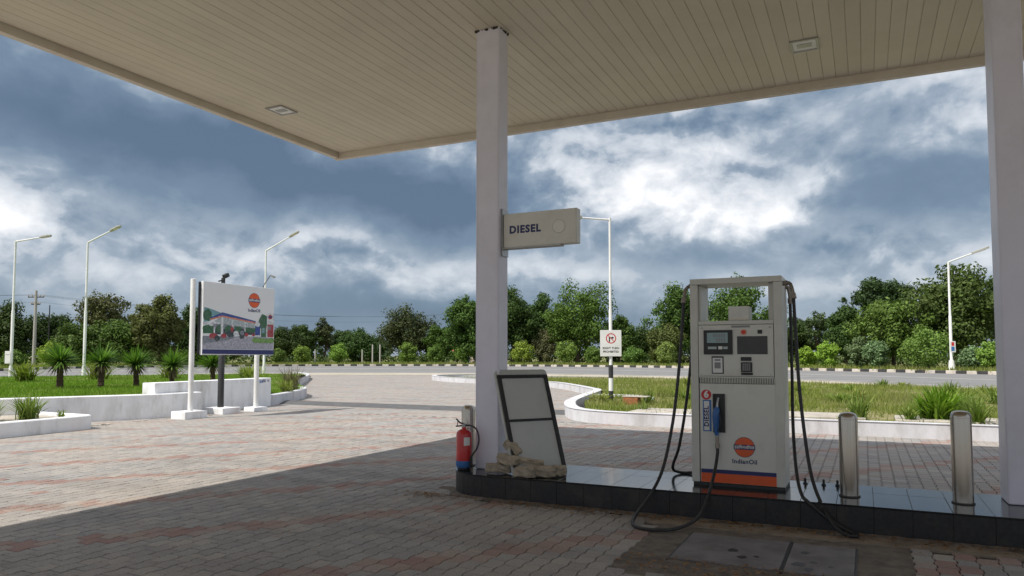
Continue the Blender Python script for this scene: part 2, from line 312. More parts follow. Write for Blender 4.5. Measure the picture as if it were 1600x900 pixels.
def thing(name, label, cat, loc=(0, 0, 0), group=None, local=False):
    o = bpy.data.objects.new(name, None); COL.objects.link(o); o.location = loc; o.empty_display_size = 0.2
    if local: o['_local'] = 1
    return tag(o, label, cat, group)
def tag(o, label, cat, group=None, kind=None):
    if label: o['label'] = label
    if cat: o['category'] = cat
    if group: o['group'] = group
    if kind: o['kind'] = kind
    return o
def structure(o): o['kind'] = 'structure'; return o
def frame(o, r, u):                                   # local x -> r, y -> u, z -> outward normal
    r = Vector(r).normalized(); u = Vector(u).normalized(); n = r.cross(u)
    return Matrix(((r.x, u.x, n.x, o[0]), (r.y, u.y, n.y, o[1]), (r.z, u.z, n.z, o[2]), (0, 0, 0, 1)))
def text(name, body, size, fm, m, parent, depth=0.002, bold=0.0, align='CENTER', sx=1.0, space=1.0):
    cu = bpy.data.curves.new(name, 'FONT'); cu.body = body; cu.size = size; cu.align_x = align; cu.align_y = 'CENTER'
    cu.extrude = depth/2; cu.space_character = space; cu.offset = bold; cu.resolution_u = 3
    tmp = bpy.data.objects.new('tmp', cu); COL.objects.link(tmp)
    me = bpy.data.meshes.new_from_object(tmp.evaluated_get(bpy.context.evaluated_depsgraph_get()))
    bpy.data.objects.remove(tmp); bpy.data.curves.remove(cu)
    me.transform(fm @ Matrix.Scale(sx, 4, (1, 0, 0))); me.materials.clear(); me.materials.append(M[m]); me.name = name
    return put(name, me, parent)
def disc(r, n=32): return [(r*math.cos(2*math.pi*k/n), r*math.sin(2*math.pi*k/n)) for k in range(n)]
def np_mesh(name, V, F, mats, parent=None):
    me = bpy.data.meshes.new(name); F = np.asarray(F, dtype=np.int32); k = F.shape[1]
    me.vertices.add(len(V)); me.vertices.foreach_set('co', np.asarray(V, dtype=np.float32).ravel())
    me.loops.add(F.size); me.loops.foreach_set('vertex_index', F.ravel())
    me.polygons.add(len(F)); me.polygons.foreach_set('loop_start', np.arange(0, F.size, k, dtype=np.int32))
    me.materials.append(M[mats]); me.update(calc_edges=True); me.validate()
    return put(name, me, parent)
def in_poly(P, poly):
    x, y = P[:, 0], P[:, 1]; ins = np.zeros(len(P), bool); n = len(poly)
    for i in range(n):
        (x1, y1), (x2, y2) = poly[i], poly[(i+1) % n]
        c = ((y1 > y) != (y2 > y)) & (x < (x2-x1)*(y-y1)/((y2-y1) if y2 != y1 else 1e-9)+x1); ins ^= c
    return ins
def spline(pts, step):
    P = [np.array(p, float) for p in pts]; P = [2*P[0]-P[1]]+P+[2*P[-1]-P[-2]]; out = []
    for i in range(1, len(P)-2):
        p0, p1, p2, p3 = P[i-1:i+3]
        for t in np.linspace(0, 1, 30, endpoint=False):
            out.append(0.5*((2*p1)+(-p0+p2)*t+(2*p0-5*p1+4*p2-p3)*t*t+(-p0+3*p1-3*p2+p3)*t**3))
    out.append(P[-2]); out = np.array(out); L = np.r_[0, np.cumsum(np.linalg.norm(np.diff(out, axis=0), axis=1))]
    s = np.arange(0, L[-1], step); return np.stack([np.interp(s, L, out[:, k]) for k in range(out.shape[1])], 1)
def smooth01(a, b, x): t = np.clip((x-a)/(b-a), 0, 1); return t*t*(3-2*t)

# ================================================================== THE SETTING
# --- terrain to the horizon
b = MB(); S = 4000; b.add([(-S, -S, -0.06), (S, -S, -0.06), (S, S, -0.06), (-S, S, -0.06)], [(0, 1, 2, 3)])
structure(b.build('terrain', 'terrain'))

# --- forecourt: real paving blocks near the pumps, the same paving as material farther out
PX0, PX1, PY0, PY1 = -87*PW, 48*PW, 12*PL, 16.6
court = bpy.data.objects.new('forecourt', None); COL.objects.link(court); structure(court)
b = MB(); b.add([(PX0, PY0, -0.014), (PX1, PY0, -0.014), (PX1, PY1, -0.014), (PX0, PY1, -0.014)], [(0, 1, 2, 3)])
b.build('bedding', 'bedding', court)
b = MB()
for x0, x1, y0, y1 in ((-70, PX0, -25, 62), (PX1, 40, -25, 62), (PX0, PX1, -25, PY0), (PX0, PX1, PY1, 62)):
    b.add([(x0, y0, -0.004), (x1, y0, -0.004), (x1, y1, -0.004), (x0, y1, -0.004)], [(0, 1, 2, 3)])
b.build('far_paving', 'paver_far', court)
def zig(y): return 0.007*np.interp((y/PL) % 1.0, [0, 0.20, 0.30, 0.70, 0.80, 1.0], [-1, -1, 1, 1, -1, -1])
def paver_geom(x0, y0, r):
    ys = y0+np.array([0, 0.20, 0.30, 0.70, 0.80, 1.0])*PL; ys[0] += 0.0045; ys[-1] -= 0.0045
    g = 0.0045
    ph = ys if r[6] < 2 else ys
    left = np.stack([x0+g+zig(ph), ys], 1); right = np.stack([x0+PW-g+zig(ph), ys], 1)[::-1]
    out = np.concatenate([left, right]); c = out.mean(0)
    n = len(out); ins = c+(out-c)*0.955; h = r[3]*0.0045-0.002
    tx, ty = (r[4]-.5)*0.022, (r[5]-.5)*0.022
    zt = h+(ins[:, 0]-c[0])*tx+(ins[:, 1]-c[1])*ty
    V = np.concatenate([np.c_[out, np.full(n, -0.016)], np.c_[out, zt-0.004], np.c_[ins, zt]])
    return V, n, c
def paver_faces(n, o):
    f = []
    for i in range(n-1, -1, -1):
        j = (i-1) % n
        f.append((o+i, o+j, o+n+j, o+n+i)); f.append((o+n+i, o+n+j, o+2*n+j, o+2*n+i))
    f.append(tuple(o+2*n+i for i in range(n-1, -1, -1)))
    return f
cells = []
for ci in range(int(round(PX0/PW)), int(round(PX1/PW))):
    off = -(ci % 2)*PL/2
    for ri in range(10, 85):
        x0, y0 = ci*PW, ri*PL+off
        cx, cy = x0+PW/2, y0+PL/2
        if y0 < PY0-0.12 or y0+PL > PY1+0.02: continue
        if cx > -3.95 and 7.22 < cy < 8.58 and cx < 9: continue                 # the pump island
        if (cx+3.93)**2+(cy-7.9)**2 < 0.62**2: continue
        if -1.86 < cx < 0.30 and 5.32 < cy < 7.3: continue
        if -2.0 < cx < 2.25 and cy > 6.93 and cy < 7.4: continue                      # tank covers
        cells.append((x0, y0, cx, cy))
def view_rank(c):
    x, y = c[2], c[3]; d = -x*math.sin(R(25.8))+y*math.cos(R(25.8)); l = x*math.cos(R(25.8))+y*math.sin(R(25.8))
    vis = d > 0.5 and abs(l/d) < 0.70 and 1.6/d < 0.302
    return (0 if vis else 1, x*x+y*y)
cells.sort(key=view_rank)
JV, JF, JC = [], [], []; jo = 0
def set_attr(me, cols):
    a = me.color_attributes.new('pv', 'FLOAT_COLOR', 'POINT'); a.data.foreach_set('color', np.asarray(cols, dtype=np.float32).ravel())
for k, (x0, y0, cx, cy) in enumerate(cells):
    r = RNG.random(7); u = cx*math.cos(BAND_A)-cy*math.sin(BAND_A)
    t = ((u-BAND_0+0.16) % BAND_P); band = 1.0 if (t < 0.32 and RNG.random() < 0.95) or RNG.random() < 0.006 else 0.0
    if cy > 8.5 and RNG.random() < 0.25: band = max(band, 0.25)
    V, n, c = paver_geom(x0, y0, r); col = (r[0], r[1], band, 1)
    if k < 300:
        V = V-np.array([c[0], c[1], 0]); me = bpy.data.meshes.new('paving_block'); me.from_pydata(V.tolist(), [], paver_faces(n, 0))
        me.materials.append(M['paver']); set_attr(me, [col]*len(V)); o = put('paving_block', me, court); o.location = (c[0], c[1], 0)
    else:
        JV.append(V); JF += paver_faces(n, jo); jo += len(V); JC += [col]*len(V)
me = bpy.data.meshes.new('paving_blocks_beyond'); me.from_pydata(np.concatenate(JV).tolist(), [], JF); me.materials.append(M['paver']); set_attr(me, JC)
put('paving_blocks_beyond', me, court)['kind'] = 'stuff'

# --- slab and steel covers over the fill pipes in front of the dispenser
b = MB(); b.box(-1.86, 0.30, 5.30, 6.998, -0.05, -0.006); structure(b.build('cover_surround', 'dirt'))
b = MB(); b.box(-1.95, 2.2, 7.0, 7.318, -0.05, 0.004); structure(b.build('concrete_apron', 'apron'))
def cover(x0, x1, label):
    t = thing('tank_cover', label, 'cover plate', ((x0+x1)/2, 6.3, 0), 'tank cover plates in front of the dispenser')
    b = MB(); b.box(x0, x1, 5.84, 6.76, -0.03, 0.006); b.build('plate', 'cover', t, 0.004)
    for a in ((x0-0.016, x0-0.004, 5.80, 6.80), (x1+0.004, x1+0.016, 5.80, 6.80)): b = MB(); b.box(*a, -0.03, 0.002); b.build('rim', 'plinth', t)
    return t
c1 = cover(-1.44, -0.62, 'larger grey cover plate set in the paving under the looping hose')
c2 = cover(-0.59, -0.11, 'narrower grey cover plate at the right of the larger one')
def stains(t, spots):
    for (x, y, r) in spots:
        b = MB(); poly = [(x+r*(0.8+0.4*random.random())*math.cos(a), y+r*1.2*(0.8+0.4*random.random())*math.sin(a)) for a in np.linspace(0, 6.28, 12, endpoint=False)]
        b.prism(poly, 0.0062, 0.0075); b.build('oil_stain', 'oil', t)
stains(c1, [(-1.02, 6.28, 0.045), (-0.92, 6.10, 0.04), (-0.82, 6.16, 0.02)]); stains(c2, [(-0.48, 6.45, 0.035), (-0.50, 6.08, 0.05), (-0.40, 6.18, 0.03), (-0.27, 6.1, 0.02), (-0.42, 5.96, 0.035)])

# --- highway
KERB = [(-50, -8), (-66, 18), (-82.47, 46.11), (-89.5, 57), (-89.8, 69), (-82.34, 86.03), (-69.3, 96.34), (-54.56, 101.5), (-28.78, 99.5), (-6.21, 86.77), (3.72, 79.57), (10.01, 74.0), (16, 66), (26, 50), (36, 30)]
NEAR = [(-30, -8), (-42, 14), (-52, 33), (-52.5, 43), (-46.5, 49.5), (-38, 54), (-29.8, 56.2), (-20, 56), (-11.69, 53.9), (-4.48, 50.6), (1.99, 43.69), (5.35, 39.86), (9, 35), (14, 27), (20, 14)]
kc, ncv = spline(KERB, 1.0), spline(NEAR, 1.0)
def resample(C, n): t = np.linspace(0, len(C)-1, n); i = np.arange(len(C)); return np.stack([np.interp(t, i, C[:, 0]), np.interp(t, i, C[:, 1])], 1)
A, Bn = resample(kc, 160), resample(ncv, 160)
def strip(name, f0, f1, z, m, crown=0.0):
    P0, P1 = A*(1-f0)+Bn*f0, A*(1-f1)+Bn*f1
    V = np.concatenate([np.c_[P0, np.full(160, z)], np.c_[P1, np.full(160, z)]])
    F = [(i, i+160, i+161, i+1) for i in range(159)]
    return structure(np_mesh(name, V, F, m))
strip('highway', -0.01, 0.93, 0.012, 'asphalt')
strip('road_shoulder', 0.93, 1.06, 0.009, 'shoulder')
strip('road_marking', 0.470, 0.482, 0.017, 'road_paint'); strip('road_marking', 0.895, 0.903, 0.017, 'road_paint'); strip('road_marking', 0.03, 0.037, 0.017, 'road_paint')

# --- black and white kerb beyond the highway
kerb = bpy.data.objects.new('kerb', None); COL.objects.link(kerb); kerb['_local'] = 1; structure(kerb)
kb = MB(); kb.box(-0.485, 0.485, -0.14, 0.14, -0.06, 0.30)
protos = {}
for mname in ('kerb_white', 'kerb_black'):
    o = kb.build('kerb_block', mname, kerb, 0.02, seg=1); protos[mname] = o
first = dict(kerb_white=True, kerb_black=True)
for i in range(10, len(kc)-3):
    p = kc[i]; d = kc[i+1]-kc[i]; mname = ('kerb_white', 'kerb_black')[i % 2]
    o = protos[mname] if first[mname] else protos[mname].copy()
    if not first[mname]: COL.objects.link(o)
    first[mname] = False; o.location = (p[0], p[1], random.uniform(-0.02, 0.01)); o.rotation_euler = (0, 0, math.atan2(d[1], d[0])+random.uniform(-0.02, 0.02))
# verge behind the kerb
nrm = np.stack([-(np.gradient(kc[:, 1])), np.gradient(kc[:, 0])], 1); nrm /= np.linalg.norm(nrm, axis=1)[:, None]
if (nrm[len(kc)//2] @ np.array([-0.43, 0.9])) < 0: nrm = -nrm
V = []; rows = (0.1, 4, 12, 40, 110)
for j, dd in enumerate(rows):
    z = (0.20, 0.26, 0.30, 0.2, -0.055)[j]; q = kc+nrm*dd
    V.append(np.c_[q, np.full(len(q), z)])
n0 = len(kc); F = [(j*n0+i, j*n0+i+1, (j+1)*n0+i+1, (j+1)*n0+i) for j in range(len(rows)-1) for i in range(n0-1)]
structure(np_mesh('verge', np.concatenate(V), F, 'terrain'))

# --- dark stripe across the exit lane, built as a low hump
b = MB(); n = 10; prof = [(-0.55+1.1*k/n, 0.075*math.sin(math.pi*k/n)) for k in range(n+1)]
xs = np.linspace(-18.45, -7.35, 24)
vs = [(x, 19.33+dy*1.25+0.02*math.sin(x*1.7), z) for x in xs for dy, z in prof]
b.add(vs, [(i*(n+1)+k, (i+1)*(n+1)+k, (i+1)*(n+1)+k+1, i*(n+1)+k+1) for i in range(len(xs)-1) for k in range(n)])
tag(b.build('dark_hump', 'hump', smooth=True), 'dark stripe lying across the exit lane, built as a low hump', 'speed hump')

# ================================================================== PLANTERS
def sheet(name, poly, hfun, m, cuts=4):
    bm = bmesh.new(); vs = [bm.verts.new((x, y, 0)) for x, y in poly]; bm.faces.new(vs)
    bmesh.ops.triangulate(bm, faces=bm.faces)
    for _ in range(cuts):
        long = [e for e in bm.edges if e.calc_length() > 1.2]
        if not long: break
        bmesh.ops.subdivide_edges(bm, edges=long, cuts=1); bmesh.ops.triangulate(bm, faces=[f for f in bm.faces if len(f.verts) > 3])
    for v in bm.verts: v.co.z = hfun(v.co.x, v.co.y)
    me = bpy.data.meshes.new(name); bmesh.ops.recalc_face_normals(bm, faces=bm.faces); bm.to_mesh(me); bm.free(); me.materials.append(M[m])
    me.polygons.foreach_set('use_smooth', [True]*len(me.polygons)); return put(name, me)
def wall_strip(mb, pts, wd, h, z0=-0.03):                       # pts: outer face line; the wall's thickness lies to its left
    P = np.array(pts, float); T = np.gradient(P, axis=0); T /= np.linalg.norm(T, axis=1)[:, None]; N = np.stack([-T[:, 1], T[:, 0]], 1)
    hs = h if hasattr(h, '__len__') else [h]*len(P); c = 0.02; vs = []
    for p, nn, hh in zip(P, N, hs):
        for off, z in ((0, z0), (0, hh-c), (c, hh), (wd-c, hh), (wd, hh-c), (wd, z0)): vs.append((*(p+nn*off), z))
    fs = [(i*6+k, (i+1)*6+k, (i+1)*6+k+1, i*6+k+1) for i in range(len(P)-1) for k in range(5)]
    fs += [tuple(range(5, -1, -1)), tuple((len(P)-1)*6+k for k in range(6))]
    mb.add(vs, fs)
# right grassed island
RK = [(14, 16.66), (8, 16.64), (2.24, 16.62), (-1.4, 16.6), (-3.94, 16.68), (-5.4, 16.8), (-6.3, 17.3), (-6.85, 18.1), (-7.45, 19.5), (-7.9, 20.9), (-8.45, 23.3), (-9.3, 27.2), (-10.38, 29.2), (-12.6, 32.6), (-14.47, 34.86), (-17.5, 36.9), (-20.7, 38.1), (-23.2, 39.4), (-25.6, 41.6), (-26.9, 43.8), (-26.6, 45.8), (-24.8, 47)]
rk = spline(RK, 0.5)[::-1]
b = MB(); wall_strip(b, rk, -0.28, 0.29)
tag(b.build('planter_kerb', 'white_kerb', smooth=True), 'long curved white painted kerb edging the weedy grass island behind the dispenser', 'kerb wall')
# inner return of the nose
b = MB(); wall_strip(b, spline([(-8.5, 24.2), (-7.4, 24.5), (-6.5, 23.6), (-6.2, 22.3)], 0.3), 0.22, 0.27)
tag(b.build('inner_kerb', 'white_kerb', smooth=True), 'short curved white kerb inside the island nose, by the striped pole', 'kerb wall')
def h_right(x, y): return 0.20-0.17*float(smooth01(34, 46, y+0.45*max(0, x)))+0.03*math.sin(x*0.9)*math.sin(y*0.8)
GR = [(14, 16.8), (-5.3, 16.95), (-6.7, 18.3), (-7.7, 21), (-8.3, 23.4), (-9.15, 27.3), (-10.25, 29.2), (-14.3, 34.9), (-20.6, 38.2), (-25.4, 41.8), (-26.5, 44), (-26.2, 46), (-24, 48.5), (-17, 51), (-11, 50.5), (-4.5, 47.6), (1.6, 41.2), (4.9, 37.4), (8.3, 33), (14, 24)]
structure(sheet('grass_island', GR, h_right, 'soil_grass', 6))
b = MB()
for x0, x1, yy in ((-5.2, -3.0, 17.6), (-2.7, 0.1, 17.75), (0.35, 2.6, 17.9), (2.9, 5.5, 17.9)):
    m4 = Matrix.Rotation(random.uniform(-0.02, 0.02), 4, 'Z'); b.box(x0, x1, yy-0.6, yy+0.75, 0.12, 0.285+random.uniform(-0.01, 0.015), m4)
tag(b.build('slab_path', 'concrete', None, 0.02), 'broken pale concrete slab path inside the grass island, behind the kerb', 'slab path')
# left lawn with its walls
b = MB(); wall_strip(b, spline([(-24, -4), (-21, 3.5), (-19.2, 7.3), (-17.94, 10.06), (-16.85, 12.2), (-16.52, 13.0), (-16.42, 13.7), (-16.42, 14.45)], 0.4), 0.26, 0.62)
tag(b.build('lawn_wall', 'white_wall', smooth=True), 'low whitewashed wall in front of the palms', 'wall')
b = MB(); d = Vector((-0.68, 4.85, 0)).normalized(); nn = Vector((-d.y, d.x, 0)); p0 = Vector((-16.64, 13.1, 0)); p1 = p0+d*4.88
b.add([(*q.xy, z) for z in (-0.03, 0.90) for q in (p0, p1, p1+nn*0.42, p0+nn*0.42)], [(3, 2, 1, 0), (4, 5, 6, 7), (0, 1, 5, 4), (1, 2, 6, 5), (2, 3, 7, 6), (3, 0, 4, 7)])
blk = tag(b.build('sign_wall', 'white_wall', None, 0.025), 'taller whitewashed block wall behind the billboard posts', 'wall')
for k, (u0, u1, z0, z1, mm) in enumerate(((4.28, 4.43, 0.74, 0.84, 'blue_label'), (4.42, 4.59, 0.76, 0.86, 'navy'), (4.66, 4.78, 0.77, 0.85, 'grey_ink'))):
    b = MB(); f = frame(p0-nn*0.001, d, (0, 0, 1)); rr = random.Random(k)
    for j in range(4):
        a0 = u0+(u1-u0)*j/4; b.prism([(a0, z0+0.02*rr.random()), (a0+(u1-u0)*0.17, z0+0.01*rr.random()), (a0+(u1-u0)*0.2, z1), (a0+0.01, z1-0.02*rr.random())], 0, 0.002, f)
    b.build('painted_mark', mm, blk)
b = MB(); wall_strip(b, spline([(-17.40, 17.95), (-17.9, 19.2), (-18.75, 20.8), (-19.5, 22.0), (-20.6, 23.3), (-22.5, 25), (-27, 30), (-36, 41), (-42, 46)], 0.4), 0.25, 0.34)
tag(b.build('lawn_kerb', 'white_kerb', smooth=True), 'curved white kerb ending the palm lawn right of the billboard', 'kerb wall')
def h_left(x, y):
    z = 0.55-0.26*float(smooth01(16.5, 20, y))*float(smooth01(-26, -20, x))
    return z-0.45*float(smooth01(20, 34, math.hypot(x+18, y-14)))+0.02*math.sin(x*1.3)*math.sin(y)
GL = [(-24.2, -4), (-21.2, 3.5), (-18.15, 10.1), (-16.95, 12.6), (-16.7, 13.5), (-17.0, 15), (-17.6, 17.95), (-18.95, 20.9), (-19.7, 22.1), (-20.8, 23.4), (-22.7, 25.1), (-27.2, 30.1), (-36, 41.2), (-42.2, 46.1), (-48, 42), (-49, 32), (-40, 14), (-30, -4)]
structure(sheet('lawn', GL, h_left, 'soil_lawn', 6))
# small planter at the left edge
b = MB(); wall_strip(b, [(-15.1, -2.0), (-15.15, 4), (-15.22, 8.5), (-15.36, 10.3), (-15.42, 10.52), (-15.52, 10.62), (-15.75, 10.66), (-16.4, 10.68), (-17.55, 10.72)], 0.2, 0.30)
tag(b.build('small_planter_wall', 'white_wall', smooth=True), 'knee-low white planter kerb with a rounded corner at the left edge', 'kerb wall')
b = MB(); b.prism([(-15.3, -2), (-15.42, 8.5), (-15.6, 10.45), (-17.9, 10.5), (-20.8, 3.5), (-23, -2)], -0.02, 0.235)
structure(b.build('planter_soil', 'shoulder'))
# pale litter of broken cement along the walls
b = MB()
for (x, y) in [(-16.2+0.25*random.random(), 10.9+0.4*k*random.random()) for k in range(10)]:
    b.prism([(x+0.1*math.cos(a)*random.uniform(.5, 1.2), y+0.1*math.sin(a)*random.uniform(.5, 1.2)) for a in np.linspace(0, 6.28, 7, endpoint=False)], -0.004, 0.012)
tag(b.build('cement_crumbs', 'concrete'), 'crumbs of cement at the foot of the palm lawn wall', 'debris', kind='stuff')

# ================================================================== CANOPY
CX0, CX1, CY0, CY1, CZ = -9.32, 6.8, -3.5, 11.35, 5.60
can = thing('canopy', 'large filling station canopy with cream slatted ceiling and lavender columns', 'canopy', (-4.06, 7.85, 0.26))
b = MB(); b.box(CX0, CX1, CY0, CY1, CZ+0.014, CZ+0.75); b.build('roof_deck', 'slat_gap', can)
sl = MB(); sl.box(-0.0795, 0.0795, CY0+0.03, CY1-0.05, CZ, CZ+0.012); sproto = None; SP = 0.1625
nsl = int((CX1-CX0-0.1)/SP)
for i in range(nsl):
    if sproto is None: sproto = sl.build('ceiling_slat', 'slat', can, 0.004, seg=1); o = sproto; base = sproto.location.copy()
    else: o = sproto.copy(); COL.objects.link(o)
    o.location = base+Vector((CX0+0.1+SP*(i+0.5), 0, random.uniform(-0.0015, 0.0015)))
b = MB(); b.box(CX0-0.06, CX1+0.06, CY1-0.045, CY1+0.05, CZ-0.12, CZ+0.9); b.build('fascia', 'fascia', can, 0.008)
b = MB(); b.box(CX0-0.06, CX0+0.05, CY0, CY1-0.047, CZ-0.10, CZ+0.9); b.build('fascia', 'fascia', can, 0.008)
b = MB(); b.box(CX1-0.05, CX1+0.06, CY0, CY1-0.047, CZ-0.10, CZ+0.9); b.build('fascia', 'fascia', can, 0.008)
b = MB(); b.box(CX0-0.06, CX1+0.06, CY0-0.1, CY0-0.003, CZ-0.12, CZ+0.9); b.build('fascia', 'fascia', can, 0.008)
def column(x0, x1, y0, y1, label):
    b = MB(); b.box(x0, x1, y0, y1, 0.262, CZ+0.01); c = b.build('column', 'column', can, 0.012, seg=3); c['label'] = label
    b = MB()
    for xx in (x0+0.018, x1-0.018): b.box(xx-0.0025, xx+0.0025, y0-0.0025, y0+0.003, 0.27, CZ-0.05)
    b.build('seam', 'column', c)
    b = MB(); rr = random.Random(int(x0*100))
    for k in range(22):
        side = rr.random(); t = rr.random(); s = 0.004+0.015*rr.random()**2
        px, py = (x0+(x1-x0)*t, y0-0.006) if side < 0.55 else (x1+0.006 if x0 < 0 else x0-0.006, y0+(y1-y0)*t)
        b.box(px-s, px+s, py-s*0.5, py+s*0.5, CZ-0.012-s*0.9, CZ+0.002)
    b.build('sealant', 'seal', c)['kind'] = 'stuff'
column(-4.22, -3.91, 7.72, 7.97, 'lavender-white square column carrying the hanging fuel sign')
column(1.13, 1.372, 7.95, 8.36, 'lavender-white square column at the right edge')
def ceiling_light(x, y, label):
    t = thing('ceiling_light', label, 'ceiling light', (x, y, CZ), 'recessed lights in the canopy ceiling')
    b = MB()
    for q in ((-0.17, 0.17, -0.19, -0.16), (-0.17, 0.17, 0.16, 0.19), (-0.17, -0.14, -0.16, 0.16), (0.14, 0.17, -0.16, 0.16)): b.box(x+q[0], x+q[1], y+q[2], y+q[3], CZ-0.018, CZ+0.004)
    b.build('bezel', 'grey_metal', t)
    b = MB(); b.box(x-0.139, x+0.139, y-0.159, y+0.159, CZ-0.008, CZ-0.002); g = b.build('diffuser', 'diffuser', t)
    b = MB(); b.box(x-0.09, x+0.09, y-0.06, y+0.06, CZ-0.0135, CZ-0.0082); b.build('reflector', 'grey_metal', g)
ceiling_light(-8.46, 8.88, 'square recessed light in the ceiling near the left canopy corner')
ceiling_light(-0.61, 9.91, 'rectangular recessed light in the ceiling above the dispenser')

# ================================================================== PUMP ISLAND
IX1 = 7.0; IY0, IY1, IZ = 7.33, 8.47, 0.26
isl = thing('pump_island', 'raised pump island faced with polished black granite tiles, rounded at its left end', 'pump island', (-0.5, 7.9, 0))
NC, NR = (-3.93, 7.90), 0.57
def nose_outline(off, z=None):
    a = np.linspace(math.pi/2, 3*math.pi/2, 25)
    return [(IX1, IY0+off), ]+[]
arc = lambda r: [(NC[0]+r*math.cos(a), NC[1]+r*math.sin(a)) for a in np.linspace(math.pi/2, 1.5*math.pi, 25)]
b = MB(); b.prism([(IX1, IY1-0.012)]+arc(NR-0.012)+[(IX1, IY0+0.012)], -0.03, IZ-0.016); b.build('core', 'grout', isl)
tt = None; TW = 0.305
x = NC[0]
k = 0
while x < IX1-0.01:
    x1 = min(x+TW, IX1)
    for y0, y1 in ((IY0-0.008, 8.04), (8.04, IY1+0.008)):
        b = MB(); b.box(x+0.0012, x1-0.0012, y0+0.0012, y1-0.0012, IZ-0.017, IZ+random.uniform(-0.0008, 0.0006)); b.build('top_tile', 'granite', isl, 0.002, seg=1)
    b = MB(); b.box(x+0.0012, x1-0.0012, IY0, IY0+0.0125, -0.02, IZ-0.0185); b.build('side_tile', 'granite_side', isl, 0.0015, seg=1)
    b = MB(); b.box(x+0.0012, x1-0.0012, IY1-0.0125, IY1, -0.02, IZ-0.0185); b.build('side_tile', 'granite_side', isl, 0.0015, seg=1)
    x = x1
al = np.linspace(math.pi/2, 1.5*math.pi, 19)
for a0, a1 in zip(al[:-1], al[1:]):
    e = 0.0025; pts = [(NC[0]+r*math.cos(a), NC[1]+r*math.sin(a)) for r, a in ((NR, a0+e), (NR, a1-e), (NR-0.0125, a1-e), (NR-0.0125, a0+e))]
    b = MB(); b.prism(pts, -0.02, IZ-0.0185); b.build('side_tile', 'granite_side', isl)
r8 = NR+0.008
for a0, a1 in ((0, 6), (6, 12), (12, 18), (18, 24)):
    A2 = [(NC[0]-0.0015+r8*math.cos(a), NC[1]+r8*math.sin(a)) for a in np.linspace(math.pi/2, 1.5*math.pi, 25)][a0:a1+1]
    cpt = (NC[0]-0.0015, NC[1]); cc = np.mean(np.array(A2+[cpt]), 0); A3 = [tuple(np.array(q)+(cc-np.array(q))*0.006) for q in A2+[cpt]]
    b = MB(); b.prism(A3, IZ-0.017, IZ); b.build('top_tile', 'granite', isl)
# dirt and dry leaves gathered along the foot of the island
b = MB(); rr = random.Random(5); pts0 = []; pts1 = []
for i in range(150):
    X = -4.7+i*0.06; y1 = 7.325 if X > NC[0] else 7.9-math.sqrt(max(0.02, NR**2-(X-NC[0])**2))-0.004
    wd = 0.10+0.09*math.sin(i*0.37)*math.sin(i*0.11)+0.06*rr.random(); pts0.append((X, y1-wd)); pts1.append((X, y1))
vs = []
for (xa, ya), (xb, yb) in zip(pts0, pts1): vs += [(xa, ya, -0.006), (xa, ya*0.5+yb*0.5, 0.006+0.006*rr.random()), (xb, yb, 0.012+0.008*rr.random())]
b.add(vs, [(i*3+k, (i+1)*3+k, (i+1)*3+k+1, i*3+k+1) for i in range(149) for k in range(2)])
tag(b.build('dirt_drift', 'dirt'), 'drift of dirt along the foot of the pump island', 'dirt', kind='stuff')
N = 1500; X = RNG.uniform(-4.8, 2.0, N); Y = np.where(X > -3.93, 7.3, 7.5)-np.abs(RNG.normal(0, 0.16, N))
cl = RNG.random(N) < 0.3; X[cl] = -4.55+RNG.normal(0, 0.22, cl.sum()); Y[cl] = 7.32+RNG.normal(0, 0.13, cl.sum())
cl = RNG.random(N) < 0.22; X[cl] = RNG.uniform(-1.8, -0.2, cl.sum()); Y[cl] = RNG.uniform(5.4, 5.85, cl.sum())
keep = ((X+3.93)**2+(Y-7.9)**2 > 0.6**2) & (Y < 7.31); X, Y = X[keep], Y[keep]; N = len(X)
s = RNG.uniform(0.006, 0.022, N); a = RNG.uniform(0, 6.28, N); V = []
for dx, dy in ((-1, -.4), (1, -.4), (1, .4), (-1, .4)):
    V.append(np.c_[X+s*(dx*np.cos(a)-dy*np.sin(a)), Y+s*(dx*np.sin(a)+dy*np.cos(a)), 0.012+0.012*RNG.random(N)])
V = np.stack(V, 1).reshape(-1, 3); F = np.arange(4*N).reshape(-1, 4)
tag(np_mesh('leaf_litter', V, F, 'litter'), 'scatter of dry brown leaves and grit by the pump island', 'leaf litter', kind='stuff')

# ================================================================== FUEL DISPENSER
DY, DB = 7.78, 8.28; DX0, DX1 = -1.663, -0.742; DZ = 0.26
dsp = thing('fuel_dispenser', 'grey-cream fuel dispenser with open top frame and orange skirt on the pump island', 'fuel dispenser', (-1.2, 8.03, DZ))
b = MB(); b.box(DX0+0.012, DX1-0.004, DY+0.012, DB-0.012, DZ, DZ+0.03); b.build('plinth', 'plinth', dsp)
b = MB()
b.box(DX0, DX0+0.080, DY, DB, DZ+0.032, 2.352); b.box(DX1-0.083, DX1, DY, DB, DZ+0.032, 2.352); fr = b.build('side_post', 'cabinet', dsp, 0.006)
b = MB(); b.box(DX0, DX1, DY-0.001, DB+0.001, 2.354, 2.414); b.build('top_bar', 'cabinet', dsp, 0.005)
b = MB(); b.box(DX0+0.082, DX1-0.085, DY+0.035, DB-0.035, DZ+0.034, 1.925); b.build('cabinet_core', 'cabinet', dsp)
b = MB(); b.box(DX0+0.082, DX0+0.10, DY+0.06, DB-0.02, 1.97, 2.352); b.box(DX1-0.14, DX1-0.085, DY+0.09, DB-0.06, 1.97, 2.352); b.build('inner_lining', 'cabinet', dsp, 0.003)
b = MB(); b.box(DX0+0.083, DX1-0.086, DY+0.002, DB-0.002, 1.927, 1.966); b.build('cabinet_top', 'cabinet', dsp, 0.003)
